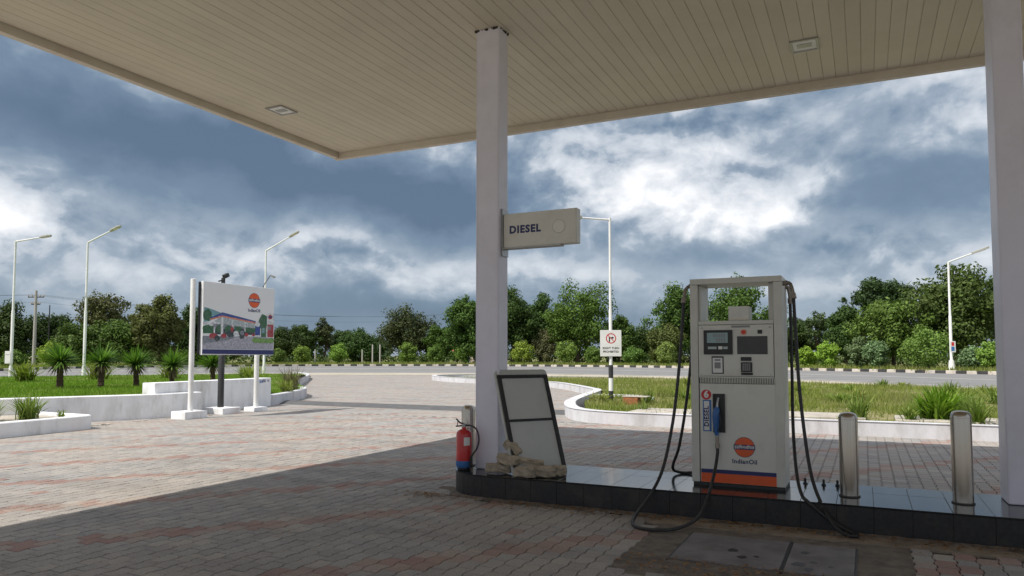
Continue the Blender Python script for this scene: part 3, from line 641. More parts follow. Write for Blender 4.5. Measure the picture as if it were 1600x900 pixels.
b = MB(); b.box(DX0+0.086, DX1-0.089, DY-0.004, DY+0.03, 1.392, 1.922); up = b.build('upper_door', 'cabinet_door', dsp, 0.005)
FD = DY-0.004
def plate(name, x0, x1, z0, z1, m, parent, t=0.006, y=FD, bev=0.0015):
    b = MB(); b.box(x0, x1, y-t, y-0.0005, z0, z1); return b.build(name, m, parent, bev, seg=1)
# print head box on top
b = MB(); b.box(-1.278, -1.072, DY+0.06, DY+0.28, 1.968, 2.118); pb = b.build('printer_box', 'cabinet_door', dsp, 0.006)
b = MB(); b.box(-1.262, -1.088, DY+0.055, DY+0.0598, 1.975, 1.99); b.build('slot', 'fascia', pb)
# display
ds = plate('display', -1.522, -1.229, 1.617, 1.870, 'black', up, 0.014)
plate('screen', -1.486, -1.276, 1.737, 1.842, 'lcd', ds, 0.003, FD-0.014, 0)
def seg_digits(z, n, x1, m='grey_ink'):
    for k in range(n): plate('digit', x1-0.026*k-0.016, x1-0.026*k, z, z+0.034, m, ds, 0.001, FD-0.017, 0)
seg_digits(1.796, 5, -1.30); seg_digits(1.748, 4, -1.30)
plate('key', -1.478, -1.390, 1.672, 1.698, 'lcd_digit', ds, 0.002, FD-0.014, 0); plate('key', -1.372, -1.330, 1.670, 1.702, 'sticker', ds, 0.002, FD-0.014, 0); plate('key', -1.322, -1.278, 1.672, 1.698, 'lcd_digit', ds, 0.002, FD-0.014, 0)
plate('preset_screen', -1.184, -0.887, 1.619, 1.803, 'dark_screen', up, 0.005)
b = MB(); f = frame((-1.118, FD, 1.845), (1, 0, 0), (0, 0, 1)); b.prism(disc(0.026, 20), 0, 0.012, f); bt = b.build('button', 'orange', up)
b = MB(); b.prism(disc(0.012, 16), 0.0125, 0.018, f); b.build('button_cap', 'red_flat', bt)
plate('card_slot', -0.981, -0.937, 1.828, 1.867, 'black', up, 0.008)
st = plate('payment_sticker', -1.444, -1.322, 1.417, 1.598, 'black', up, 0.004); plate('sticker_face', -1.434, -1.334, 1.427, 1.582, 'sticker', st, 0.0015, FD-0.004, 0)
plate('sticker_print', -1.414, -1.352, 1.472, 1.535, 'grey_ink', st, 0.001, FD-0.0056, 0); plate('sticker_print', -1.412, -1.354, 1.55, 1.568, 'grey_ink', st, 0.001, FD-0.0056, 0)
plate('reader', -1.150, -1.045, 1.550, 1.590, 'black', up, 0.012)
kp = plate('keypad', -1.149, -1.039, 1.436, 1.537, 'black', up, 0.012)
for i in range(4):
    for j in range(4): plate('key', -1.133+0.020*i, -1.117+0.020*i, 1.452+0.019*j, 1.467+0.019*j, 'grey_ink', kp, 0.003, FD-0.012, 0)
plate('reader', -1.148, -1.035, 1.406, 1.431, 'black', up, 0.010)
plate('nameplate', -1.24, -1.055, 1.893, 1.914, 'grey_ink', up, 0.002)
for xx in (-1.545, -0.862):
    b = MB(); f = frame((xx, FD, 1.893), (1, 0, 0), (0, 0, 1)); b.prism(disc(0.012, 14), 0, 0.006, f); b.build('lock', 'grey_metal', up)
for xx, zz_ in ((-1.548, 1.41), (-0.862, 1.41)):
    b = MB(); f = frame((xx, FD, zz_), (1, 0, 0), (0, 0, 1)); b.prism(disc(0.006, 10), 0, 0.002, f); b.build('screw', 'grey_metal', up)
# vent slots between the doors
b = MB(); b.box(DX0+0.084, DX1-0.087, DY+0.006, DY+0.034, 1.318, 1.388); vt = b.build('vent_strip', 'plinth', dsp)
for k in range(46):
    xx = -1.566+0.01625*k; b = MB(); b.box(xx, xx+0.0085, DY-0.001, DY+0.0055, 1.320, 1.376); b.build('louvre', 'cabinet_door', vt)
plate('vent_lip', DX0+0.086, DX1-0.089, 1.3765, 1.388, 'cabinet_door', vt, 0.006, DY+0.0055, 0)
# lower door
b = MB(); b.box(DX0+0.092, DX1-0.078, DY-0.004, DY+0.03, 0.295, 1.314); lo = b.build('lower_door', 'cabinet_door', dsp, 0.005)
plate('blue_stripe', DX0+0.097, DX1-0.083, 0.392, 0.432, 'navy', lo, 0.0015, FD, 0); plate('orange_skirt', DX0+0.097, DX1-0.083, 0.298, 0.3915, 'orange', lo, 0.0016, FD, 0)
hs = plate('nozzle_holster', -1.436, -1.315, 0.810, 1.210, 'black', lo, 0.006)
b = MB()
for q in ((-1.436, -1.424, 0.812, 1.208), (-1.327, -1.315, 0.812, 1.208)): b.box(q[0], q[1], FD-0.022, FD-0.006, q[2], q[3])
b.build('holster_cheek', 'black', hs)
b = MB(); f = frame((-1.505, FD, 1.198), (1, 0, 0), (0, 0, 1)); b.prism(disc(0.052, 32), 0.0005, 0.002, f); nb = b.build('number_disc', 'red_flat', lo)
text('number', '6', 0.098, f @ Matrix.Translation((0, 0.001, 0.003)), 'sticker', nb, 0.001, 0.004)
lb = plate('fuel_label', -1.541, -1.455, 0.818, 1.144, 'blue_label', lo, 0.0015, FD, 0); plate('label_face', -1.530, -1.476, 0.830, 1.130, 'sticker', lb, 0.0008, FD-0.0015, 0)
text('lettering', 'DIESEL', 0.064, frame((-1.503, FD-0.0035, 0.972), (0, 0, 1), (-1, 0, 0)), 'navy', lb, 0.001, 0.0022, sx=1.05, space=1.08)
def brand_disc(f, r, parent, dz=0.0008):
    b = MB(); b.prism(disc(r*1.05, 40), 0.0003, dz, f); o = b.build('emblem_ring', 'navy', parent)
    b = MB(); b.prism(disc(r, 40), dz, dz*2, f); b.build('emblem_disc', 'orange', parent)
    b = MB(); b.prism([(-r*1.08, -r*0.25), (r*1.08, -r*0.25), (r*1.08, r*0.25), (-r*1.08, r*0.25)], dz*2, dz*3, f); b.build('emblem_band', 'navy', parent)
    text('emblem_lettering', 'इंडियनऑयल', r*0.42, f @ Matrix.Translation((0, -r*0.02, dz*3.8)), 'sticker', parent, dz, r*0.008)
f = frame((-1.130, FD, 0.672), (1, 0, 0), (0, 0, 1)); brand_disc(f, 0.098, lo)
text('brand_lettering', 'IndianOil', 0.062, frame((-1.130, FD-0.0015, 0.525), (1, 0, 0), (0, 0, 1)), 'navy', lo, 0.001, 0.0015, space=1.08)
# same layout in brief on the rear
plate('rear_door', DX0+0.088, DX1-0.09, 0.30, 1.90, 'cabinet_door', dsp, 0.012, DB+0.010)
# swivels and hoses
def curve_pts(P, n=60):
    q = spline(P, 0.03); return [tuple(v) for v in q]+[tuple(P[-1])]
def swivel(P, name='swivel'):
    b = MB(); b.tube(P[:2], 0.026, 12); b.tube(curve_pts(P), 0.019, 12); e = Vector(P[-1]); d = (Vector(P[-1])-Vector(P[-2])).normalized()
    b.tube([e-d*0.02, e+d*0.035], 0.026, 8); return b.build(name, 'brass', dsp, smooth=True)
swivel([(DX0+0.002, DY+0.12, 2.352), (DX0-0.03, DY+0.115, 2.352), (-1.728, DY+0.09, 2.31), (-1.738, DY+0.07, 2.235), (-1.742, DY+0.06, 2.20)])
swivel([(DX1-0.002, DY+0.15, 2.345), (DX1+0.045, DY+0.145, 2.35), (-0.668, DY+0.12, 2.33), (-0.648, DY+0.10, 2.26), (-0.640, DY+0.09, 2.215)])
swivel([(DX0+0.002, DY+0.38, 2.33), (DX0-0.02, DY+0.385, 2.33), (-1.702, DY+0.40, 2.29), (-1.707, DY+0.41, 2.22), (-1.708, DY+0.415, 2.19)])
swivel([(DX1-0.002, DY+0.38, 2.33), (DX1+0.02, DY+0.385, 2.33), (-0.71, DY+0.40, 2.29), (-0.70, DY+0.41, 2.22), (-0.70, DY+0.415, 2.19)])
hose_front = [(-1.742, DY+0.06, 2.19), (-1.765, DY+0.02, 1.75), (-1.80, DY-0.04, 1.27), (-1.845, DY-0.10, 0.86), (-1.90, DY-0.28, 0.45), (-1.965, DY-0.52, 0.22), (-2.03, 7.02, 0.085), (-2.02, 6.80, 0.022), (-1.92, 6.66, 0.019), (-1.75, 6.64, 0.019), (-1.58, 6.78, 0.024), (-1.455, 7.05, 0.085), (-1.41, DY-0.42, 0.26), (-1.396, DY-0.16, 0.46), (-1.390, FD-0.055, 0.60), (-1.390, FD-0.045, 0.66)]
b = MB(); b.tube(curve_pts(hose_front), 0.0165, 10); b.build('hose', 'rubber', dsp, smooth=True)['label'] = 'black hose looping down to the paving and up to the blue nozzle'
hose_r = [(-0.640, DY+0.09, 2.20), (-0.622, DY+0.05, 1.80), (-0.595, DY-0.02, 1.30), (-0.545, DY-0.10, 0.80), (-0.485, DY-0.24, 0.46), (-0.40, DY-0.40, 0.25), (-0.28, 7.20, 0.085), (-0.18, 7.15, 0.026), (-0.11, 7.17, 0.021), (-0.10, 7.23, 0.022), (-0.18, 7.275, 0.04), (-0.36, 7.295, 0.14), (-0.50, 7.305, 0.255), (-0.565, 7.37, 0.315), (-0.62, 7.55, 0.50), (-0.665, 7.82, 0.90), (-0.69, 8.12, 1.45), (-0.70, 8.195, 2.18)]
b = MB(); b.tube(curve_pts(hose_r), 0.0165, 10); b.build('hose', 'rubber', dsp, smooth=True)['label'] = 'black hose hanging right of the cabinet in a long loop to the paving'
hose_lb = [(-1.708, DY+0.415, 2.18), (-1.73, DY+0.40, 1.7), (-1.80, DY+0.40, 1.1), (-1.90, DY+0.46, 0.6), (-1.99, DY+0.52, 0.36), (-1.96, DY+0.60, 0.285), (-1.80, DY+0.645, 0.279), (-1.60, DY+0.64, 0.33), (-1.5, DB+0.06, 0.60), (-1.48, DB+0.05, 0.80)]
b = MB(); b.tube(curve_pts(hose_lb), 0.0165, 10); b.build('hose', 'rubber', dsp, smooth=True)
# nozzle
nz = thing('nozzle', 'blue diesel nozzle hung in the black holster of the dispenser', 'nozzle', (-1.39, FD-0.04, 0.66))
yy = FD-0.045
b = MB(); b.tube([(-1.395, yy, 0.785), (-1.397, yy, 0.82), (-1.402, yy, 0.90), (-1.402, yy-0.004, 0.97), (-1.395, yy-0.004, 1.04), (-1.388, yy, 1.075)], [0.020, 0.026, 0.031, 0.037, 0.036, 0.020], 14); b.build('grip', 'blue', nz, smooth=True)
b = MB(); b.tube([(-1.388, yy, 1.07), (-1.384, yy+0.004, 1.12), (-1.376, yy+0.018, 1.17)], [0.014, 0.011, 0.010], 10); b.build('spout', 'grey_metal', nz, smooth=True)
b = MB(); b.tube([(-1.390, yy, 0.655), (-1.391, yy, 0.70), (-1.391, yy, 0.702), (-1.394, yy, 0.79)], [0.022, 0.022, 0.017, 0.017], 12); b.build('coupling', 'brass', nz, smooth=True)
b = MB(); b.tube(curve_pts([(-1.370, yy-0.01, 1.03), (-1.352, yy-0.03, 0.98), (-1.358, yy-0.035, 0.88), (-1.385, yy-0.02, 0.82)]), 0.006, 8); b.build('lever_guard', 'black', nz, smooth=True)
# anchor bolts on the island right of the dispenser
for k, (bx, by) in enumerate(((-0.60, 8.33), (-0.42, 8.31), (-0.29, 8.33))):
    b = MB(); b.lathe([(0.022, 0), (0.022, 0.012), (0.012, 0.013), (0.012, 0.055), (0.004, 0.06)], 10, (bx, by, IZ+0.0006))
    tag(b.build('anchor_bolt', 'plinth'), 'dark stub bolt on the island, %s from the dispenser' % ('nearest', 'second', 'third')[k], 'bolt', 'stub bolts beside the dispenser')

# ================================================================== STEEL BOLLARDS
def bollard(x, y, h, label):
    t = thing('bollard', label, 'bollard', (x, y, IZ), 'stainless steel bollards on the pump island'); r = 0.086; z0 = IZ+0.0012
    b = MB(); b.lathe([(r, 0.012), (r, h-0.075), (r*0.985, h-0.068)], 36, (x, y, z0)); b.build('post', 'steel', t, smooth=True)
    b = MB(); b.lathe([(r*1.012, h-0.067), (r*1.012, h-0.058), (r*0.95, h-0.036), (r*0.80, h-0.015), (r*0.5, h-0.003), (r*0.05, h)], 36, (x, y, z0)); b.build('cap', 'steel', t, smooth=True)
    b = MB(); b.lathe([(r*1.10, 0.0), (r*1.10, 0.008), (r*1.02, 0.0118)], 36, (x, y, z0)); b.build('base_ring', 'grout', t)
bollard(-0.165, 7.78, 0.80, 'steel bollard just right of the fuel dispenser')
bollard(0.775, 7.86, 0.84, 'steel bollard next to the column at the right edge')
bollard(-4.43, 7.93, 0.735, 'steel bollard half hidden behind the red fire extinguisher')

# ================================================================== FIRE EXTINGUISHER
ex, ey = -4.305, 7.60
t = thing('fire_extinguisher', 'red fire extinguisher with blue band standing before the left column', 'fire extinguisher', (ex, ey, IZ)); z0 = IZ+0.0012
b = MB(); b.lathe([(0.075, 0.0), (0.080, 0.012), (0.080, 0.028)], 28, (ex, ey, z0)); b.build('foot_ring', 'black', t)
b = MB(); b.lathe([(0.080, 0.0285), (0.094, 0.045), (0.0955, 0.108)], 32, (ex, ey, z0)); b.build('blue_band', 'blue_label', t, smooth=True)
b = MB(); b.lathe([(0.094, 0.1085), (0.094, 0.405), (0.088, 0.435), (0.066, 0.462), (0.035, 0.476), (0.024, 0.478), (0.024, 0.50)], 32, (ex, ey, z0)); b.build('cylinder', 'red', t, smooth=True)
b = MB(); b.lathe([(0.028, 0.50), (0.028, 0.535), (0.02, 0.54)], 16, (ex, ey, z0)); hd = b.build('valve', 'grey_metal', t, smooth=True)
zz = z0+0.53
b = MB(); b.tube([(ex+0.01, ey, zz), (ex-0.05, ey-0.01, zz+0.018), (ex-0.10, ey-0.015, zz+0.062)], [0.012, 0.010, 0.009], 8); b.build('handle', 'black', hd, smooth=True)
b = MB(); b.tube([(ex+0.0, ey, zz-0.012), (ex-0.055, ey-0.01, zz-0.02), (ex-0.105, ey-0.015, zz-0.026)], [0.010, 0.009, 0.008], 8); b.build('handle', 'black', hd, smooth=True)
b = MB(); b.tube([(ex-0.08, ey-0.012, zz+0.04), (ex-0.085, ey-0.012, zz-0.02)], 0.006, 8); b.build('safety_pin', 'grey_metal', hd)
b = MB(); b.tube(curve_pts([(ex+0.02, ey, zz-0.012), (ex+0.10, ey, zz-0.012), (ex+0.175, ey-0.005, zz-0.06), (ex+0.205, ey-0.01, zz-0.16), (ex+0.185, ey-0.01, zz-0.26), (ex+0.14, ey-0.02, zz-0.33), (ex+0.112, ey-0.035, zz-0.37)]), 0.010, 10); b.build('hose', 'rubber', t, smooth=True)
b = MB(); b.tube([(ex+0.115, ey-0.033, zz-0.36), (ex+0.103, ey-0.03, zz-0.50)], [0.013, 0.019], 10); b.build('horn', 'black', t, smooth=True)
b = MB()
for k in range(8):
    a0, a1 = R(-62+k*6), R(-56+k*6); r = 0.0948
    b.add([(ex+r*math.cos(a), ey+r*math.sin(a), z) for a, z in ((a0, z0+0.29), (a1, z0+0.29), (a1, z0+0.385), (a0, z0+0.385))], [(0, 1, 2, 3)])
b.build('label_plate', 'sticker', t)

# ================================================================== LEANING SIGN PANEL
a = R(55); P0 = Vector((-3.57, 7.435, IZ+0.004)); e = Vector((math.cos(a), math.sin(a), 0)); back = Vector((-math.sin(a), math.cos(a), 0)); ln = 0.47; hz = 1.175
upv = (back*ln+Vector((0, 0, hz))).normalized(); Lh = math.hypot(ln, hz); Wd = 0.715
f = frame(P0, e, upv)                                                   # z points to the front
t = thing('sign_panel', 'grey sign panel with black frame leaning sideways against the left column', 'sign panel', P0)
rc = 0.05; out = [(0, 0), (Wd, 0)]+[(Wd-rc+rc*math.cos(q), Lh-rc+rc*math.sin(q)) for q in np.linspace(0, math.pi/2, 6)]+[(rc-rc*math.sin(q), Lh-rc+rc*math.cos(q)) for q in np.linspace(0, math.pi/2, 6)]
b = MB(); b.prism(out, -0.045, 0.0, f); b.build('shell', 'shell_grey', t, 0.004)
m4 = f
def bar(x0, x1, y0, y1): b = MB(); b.box(x0, x1, y0, y1, 0.0005, 0.022, m4); b.build('frame_bar', 'black', t, 0.002)
bar(0.014, 0.062, 0.03, Lh-0.115); bar(Wd-0.062, Wd-0.014, 0.03, Lh-0.115); bar(0.012, Wd-0.012, Lh-0.113, Lh-0.075); bar(0.064, Wd-0.064, 0.03, 0.07); bar(0.064, Wd-0.064, Lh*0.485+0.004, Lh*0.485+0.028)
b = MB(); b.box(0.064, Wd-0.064, 0.072, Lh*0.485-0.002, 0.0005, 0.006, m4); b.build('panel', 'panel_grey', t)
b = MB(); b.box(0.064, Wd-0.064, Lh*0.485+0.034, Lh-0.115, 0.0005, 0.006, m4); b.build('panel', 'panel_grey', t)
# broken concrete blocks at its foot
def chunk(c, s, rot, label, seed):
    rr = random.Random(seed); bm = bmesh.new(); bmesh.ops.create_cube(bm, size=1.0); bmesh.ops.subdivide_edges(bm, edges=bm.edges, cuts=3, use_grid_fill=True)
    for v in bm.verts:
        q = v.co; k = 1-0.07*sum(abs(w) > 0.45 for w in q); v.co = Vector((q.x*s[0]*k, q.y*s[1]*k, q.z*s[2]*k))+Vector((rr.uniform(-1, 1), rr.uniform(-1, 1), rr.uniform(-1, 1)))*0.011
    mm = (Matrix.Translation(c) @ Matrix.Rotation(rot[2], 4, 'Z') @ Matrix.Rotation(rot[1], 4, 'Y') @ Matrix.Rotation(rot[0], 4, 'X')); bm.transform(mm)
    zmin = min(v.co.z for v in bm.verts); 
    me = bpy.data.meshes.new('concrete_chunk'); bm.to_mesh(me); bm.free(); me.materials.append(M['rubble'])
    tag(put('concrete_chunk', me), label, 'concrete block', 'broken concrete blocks weighing down the leaning panel')
chunk((-3.79, 7.50, IZ+0.065), (0.32, 0.12, 0.11), (0.02, 0.03, 0.25), 'long broken concrete block lying leftmost at the foot of the leaning panel', 1)
chunk((-3.66, 7.475, IZ+0.175), (0.30, 0.12, 0.105), (0.1, 0.08, -0.12), 'broken concrete block lying on top of the leftmost one', 2)
chunk((-3.645, 7.555, IZ+0.298), (0.24, 0.11, 0.105), (0.3, 0.75, 0.15), 'broken concrete block propped up steeply against the panel frame', 3)
chunk((-3.42, 7.40, IZ+0.062), (0.26, 0.12, 0.115), (0.0, -0.02, 0.05), 'small concrete block before the middle of the leaning panel', 4)
chunk((-3.22, 7.50, IZ+0.066), (0.27, 0.12, 0.12), (0.05, 0.0, 0.35), 'concrete block in the middle of the row before the leaning panel', 5)
chunk((-3.09, 7.60, IZ+0.068), (0.16, 0.11, 0.12), (0.0, 0.05, 0.7), 'rightmost concrete block, at the lower corner of the leaning panel', 6)
chunk((-3.40, 7.495, IZ+0.16), (0.34, 0.05, 0.07), (0.1, 0.12, 0.1), 'thin broken slab lying across the blocks before the leaning panel', 8)
# ================================================================== HANGING FUEL SIGN
t = thing('fuel_sign', 'cream box sign reading DIESEL fixed to the side of the left column', 'sign', (-3.90, 7.86, 2.89))
SX0, SX1, SZ0, SZ1, SY0, SY1 = -3.885, -2.945, 2.90, 3.305, 7.80, 7.92
b = MB(); b.box(SX0, SX1, SY0, SY1, SZ0, SZ1); b.build('box', 'sign_face', t, 0.006)
b = MB(); b.box(-3.908, -3.887, SY0-0.02, SY1+0.02, 2.80, 3.37); b.build('bracket', 'grey_metal', t, 0.003)
b = MB(); b.box(SX0, -3.15, SY0-0.008, SY1, SZ0-0.016, SZ0-0.001); b.build('bottom_tray', 'shell_grey', t)
b = MB(); b.box(SX0+0.01, SX1-0.01, SY0-0.003, SY0-0.0005, SZ0+0.012, SZ1-0.012); fc = b.build('face', 'sign_face', t)
text('lettering', 'DIESEL', 0.122, frame((-3.60, SY0-0.0045, 3.103), (1, 0, 0), (0, 0, 1)), 'navy', fc, 0.002, 0.0055, sx=1.0, space=1.16)
b = MB(); f = frame((-3.165, SY0-0.003, 3.105), (1, 0, 0), (0, 0, 1)); b.prism(disc(0.082, 36), 0.0003, 0.001, f); b.build('disc_edge', 'shell_grey', fc)
b = MB(); b.prism(disc(0.074, 36), 0.001, 0.003, f); b.build('disc', 'sign_disc', fc)

# ================================================================== BILLBOARD
BX, BY0, BY1, BZ0, BZ1 = -15.50, 13.57, 16.12, 1.63, 3.56
bb = thing('billboard', 'white billboard with filling station picture and orange emblem on white posts', 'billboard', (BX, 14.8, 0))
b = MB(); b.box(BX-0.09, BX, BY0, BY1, BZ0, BZ1); b.build('board', 'board_white', bb, 0.01)
b = MB(); b.box(BX-0.12, BX-0.092, BY0-0.055, BY0+0.03, BZ0+0.02, BZ1-0.02); b.build('edge_channel', 'post_black', bb)
def bpost(x, y, z1, r, m, name='post'):
    b = MB(); b.lathe([(r, -0.02), (r, z1), (r*0.7, z1+0.01)], 20, (x, y, 0)); return b.build(name, m, bb, smooth=True)
bpost(-15.70, 13.42, 3.60, 0.066, 'post_white'); bpost(-16.08, 16.05, 3.3, 0.07, 'post_white')
def block(x0, x1, y0, y1, h, label):
    b = MB(); b.box(x0, x1, y0, y1, -0.02, h); b.build('footing', 'white_wall', bb, 0.02)
block(-15.98, -15.46, 13.06, 13.76, 0.19, ''); block(-16.3, -15.88, 15.8, 16.32, 0.12, '')
WB, HB = BY1-BY0, BZ1-BZ0
cols = ['print_green', 'print_dark', 'print_teal', 'print_blue', 'print_orange', 'print_soffit', 'print_road', 'print_red', 'print_pale', 'print_bush', 'print_grey', 'navy']
for nme, c in dict(print_green=(0.035, 0.12, 0.06), print_dark=(0.03, 0.05, 0.06), print_teal=(0.16, 0.33, 0.38), print_blue=(0.03, 0.07, 0.28), print_orange=(0.60, 0.22, 0.15), print_soffit=(0.38, 0.44, 0.47), print_road=(0.36, 0.36, 0.43), print_red=(0.34, 0.045, 0.06), print_pale=(0.60, 0.63, 0.66), print_bush=(0.16, 0.30, 0.08), print_grey=(0.20, 0.22, 0.26)).items():
    M[nme] = mat(nme, c, 0.5, var=0.45, scale=16, dirt=tuple(x*0.5+0.13 for x in c), dirt_amt=0.75, dscale=11)
pr = MB(); lay = [0.0]
def poly(ci, pts):
    pr.cur = ci; lay[0] += 0.00025; q = []
    for x, y in pts:
        u = (x-32)/867; top = 5+80*u; bot = 860-10*u; q.append((u*WB, (bot-y)/(bot-top)*HB))
    pr.prism(q, 0.0004, 0.001+lay[0], frame((BX, BY0, BZ0), (0, 1, 0), (0, 0, 1)))
def rect(ci, x0, y0, x1, y1): poly(ci, [(x0, y1), (x1, y1), (x1, y0), (x0, y0)])
def blobp(ci, x, y, rx, ry, n=12, sd=1):
    rr = random.Random(sd); poly(ci, [(x+rx*math.cos(q)*rr.uniform(.8, 1.1), y-ry*math.sin(q)*rr.uniform(.8, 1.1)) for q in np.linspace(0, 6.283, n, endpoint=False)])
poly(2, [(45, 480), (45, 305), (130, 330), (245, 375), (160, 420), (110, 470)]); blobp(0, 85, 400, 50, 75, 14, 3); rect(8, 36, 480, 260, 530); rect(0, 36, 525, 170, 610)
rect(10, 150, 500, 660, 620); rect(1, 170, 560, 640, 622); rect(6, 34, 640, 888, 788); poly(10, [(34, 730), (34, 640), (420, 650), (300, 690)])
for k, xx in enumerate((60, 200, 300, 420, 545, 600)): blobp(0, xx+20, 555, 48, 45, 10, k+5)
poly(5, [(160, 470), (250, 405), (650, 490), (650, 545), (380, 520), (240, 490)]); poly(4, [(108, 440), (250, 392), (655, 472), (655, 492), (250, 420), (120, 455)]); poly(3, [(118, 425), (250, 365), (655, 462), (655, 474), (250, 402), (118, 437)])
for x0, x1, y0, y1 in ((235, 262, 420, 620), (365, 380, 450, 600), (155, 168, 540, 615), (515, 528, 480, 590)): rect(8, x0, y0, x1, y1)
for k, (xx, yy, rx, ry, ci) in enumerate(((150, 640, 50, 34, 7), (270, 635, 36, 28, 7), (195, 665, 30, 40, 1), (350, 610, 50, 46, 1), (415, 610, 34, 34, 8), (488, 615, 36, 62, 1), (487, 600, 22, 32, 10), (540, 620, 24, 22, 7), (630, 620, 22, 16, 7), (365, 560, 16, 36, 7))): blobp(ci, xx, yy, rx, ry, 12, k+20)
blobp(0, 755, 470, 58, 92, 16, 40); rect(3, 652, 520, 714, 625); blobp(8, 680, 500, 34, 30, 12, 41); rect(0, 728, 520, 790, 645); rect(2, 738, 540, 772, 600)
rect(8, 800, 370, 895, 655); rect(7, 808, 500, 888, 645); rect(10, 815, 520, 850, 560); blobp(7, 842, 412, 27, 32, 16, 42); rect(11, 815, 405, 870, 420)
for k, (xx, yy, rx, ry) in enumerate(((655, 680, 40, 34), (730, 685, 48, 32), (800, 690, 44, 30), (860, 685, 36, 34))): blobp(9, xx, yy, rx, ry, 12, k+50)
rect(11, 33, 795, 896, 846)
pr.build('picture_print', cols, bb)
f = frame((BX+0.001, BY0+(633-32)/867*WB, BZ0+HB*0.795), (0, 1, 0), (0, 0, 1)); brand_disc(f, 0.20, bb, 0.002)
text('brand_lettering', 'IndianOil', 0.125, f @ Matrix.Translation((0, -0.285, 0.002)), 'navy', bb, 0.002, 0.002)
# black post with a floodlight, behind the billboard
t = thing('flood_post', 'black post with small floodlight standing behind the billboard', 'post', (-16.30, 14.95, 0))
x, y = -16.30, 14.95
b = MB(); b.lathe([(0.085, 0.1), (0.085, 2.4), (0.055, 2.45), (0.055, 3.80), (0.03, 3.82)], 18, (x, y, 0)); b.build('post', 'post_black', t, smooth=True)
b = MB(); b.box(x-0.30, x+0.42, y-0.30, y+0.34, -0.02, 0.17); b.build('footing', 'white_wall', t, 0.02)
b = MB(); b.box(x-0.02, x+0.10, y-0.02, y+0.14, 3.79, 3.90, Matrix.Translation((x, y, 3.85)) @ Matrix.Rotation(0.5, 4, 'X') @ Matrix.Translation((-x, -y, -3.85))); b.build('floodlight', 'post_black', t, 0.01)
b = MB(); b.tube([(x, y-0.02, 3.74), (x, y-0.16, 3.70)], 0.02, 8); b.build('stub_arm', 'post_black', t)
b = MB(); b.tube(curve_pts([(BX-0.10, BY1-0.42, 3.20), (BX-0.12, BY1-0.36, 3.55), (BX-0.10, BY1-0.10, 3.93), (BX-0.09, BY1-0.06, 3.95)]), 0.013, 8); la = b.build('light_arm', 'post_black', bb, smooth=True)
b = MB(); b.tube([(BX-0.09, BY1-0.08, 3.955), (BX-0.06, BY1+0.06, 3.91)], [0.018, 0.035], 10); b.build('lamp_cap', 'lamp_head', la)

# ================================================================== STREET LAMPS
def lamp(x, y, h, ad, rise, label, r=0.075, alen=1.9, z0=0.0, base=False, hs=1.0):
    t = thing('street_lamp', label, 'street lamp', (x, y, z0), 'white street lamps')
    b = MB(); b.lathe([(r*1.35, -0.1), (r*1.35, 0.9), (r, 1.0), (r, h*0.5), (r*0.78, h*0.5+0.08), (r*0.72, h)], 14, (x, y, z0)); b.build('pole', 'post_white', t, smooth=True)
    if base: b = MB(); b.lathe([(0.32, 0.0), (0.22, 1.0), (0.12, 1.02)], 16, (x, y, z0)); b.build('base_cone', 'post_white', t, smooth=True)
    d = Vector((math.cos(ad), math.sin(ad), rise)).normalized(); s = Vector((x, y, z0+h-0.06)); e = s+d*alen
    b = MB(); b.tube([s, e], [r*0.62, r*0.45], 10); b.build('arm', 'post_white', t, smooth=True)
    side = Vector((-math.sin(ad), math.cos(ad), 0)); f = frame(e-d*0.05, d, side) @ Matrix.Scale(hs, 4)
    b = MB(); b.prism([(0, -0.09), (0.25, -0.16), (0.62, -0.16), (0.80, -0.06), (0.80, 0.06), (0.62, 0.16), (0.25, 0.16), (0, 0.09)], -0.045, 0.055, f); hd = b.build('head', 'lamp_head', t, 0.015)
    b = MB(); b.prism([(0.27, -0.12), (0.6, -0.12), (0.6, 0.12), (0.27, 0.12)], -0.056, -0.0455, f); b.build('lens', 'lamp_glass', hd)
    return t
CR = R(25.8)                                                             # arms reach out roughly across the view
l1 = lamp(-46.3, 26.5, 8.6, CR-0.25, 0.10, 'leftmost white street lamp, its arm almost level', 0.085)
lamp(-43.3, 29.05, 8.7, CR-0.2, 0.42, 'white street lamp behind the palms, second from the left', 0.085, 1.75)
lamp(-37.0, 37.6, 8.9, CR-0.2, 0.52, 'white street lamp rising above the billboard', 0.085, 2.0)
ln_ = lamp(-7.14, 21.84, 5.82, CR+math.pi+0.1, 0.06, 'nearest white lamp pole, carrying the turn sign', 0.052, 0.95, 0.12)
b = MB(); b.lathe([(0.0735, 0.92), (0.0735, 1.32)], 14, (-7.14, 21.84, 0.0)); b.lathe([(0.0735, 0.08), (0.0735, 0.52)], 14, (-7.14, 21.84, 0.0)); b.build('black_band', 'post_black', ln_, smooth=True)
lr = lamp(7.35, 80.5, 10.4, CR-0.15, 0.38, 'white street lamp with a cone foot across the highway', 0.13, 2.3, 0.2, base=True, hs=2.0)
def small_sign(x, y, z0, w_, h_, bands, label, group):
    t = thing('pole_plate', label, 'sign', (x, y, z0), group); rgt = Vector((math.cos(CR), math.sin(CR), 0)); f = frame((x, y, z0), rgt, (0, 0, 1))
    b = MB(); b.box(-w_/2, w_/2, 0, h_, -0.02, 0.0, f); b.build('plate', 'post_white', t, 0.008)
    for m, u0, u1, v0, v1 in bands: b = MB(); b.box(u0*w_, u1*w_, v0*h_, v1*h_, 0.0005, 0.004, f); b.build('print', m, t)
fwd = Vector((math.sin(CR), -math.cos(CR), 0))
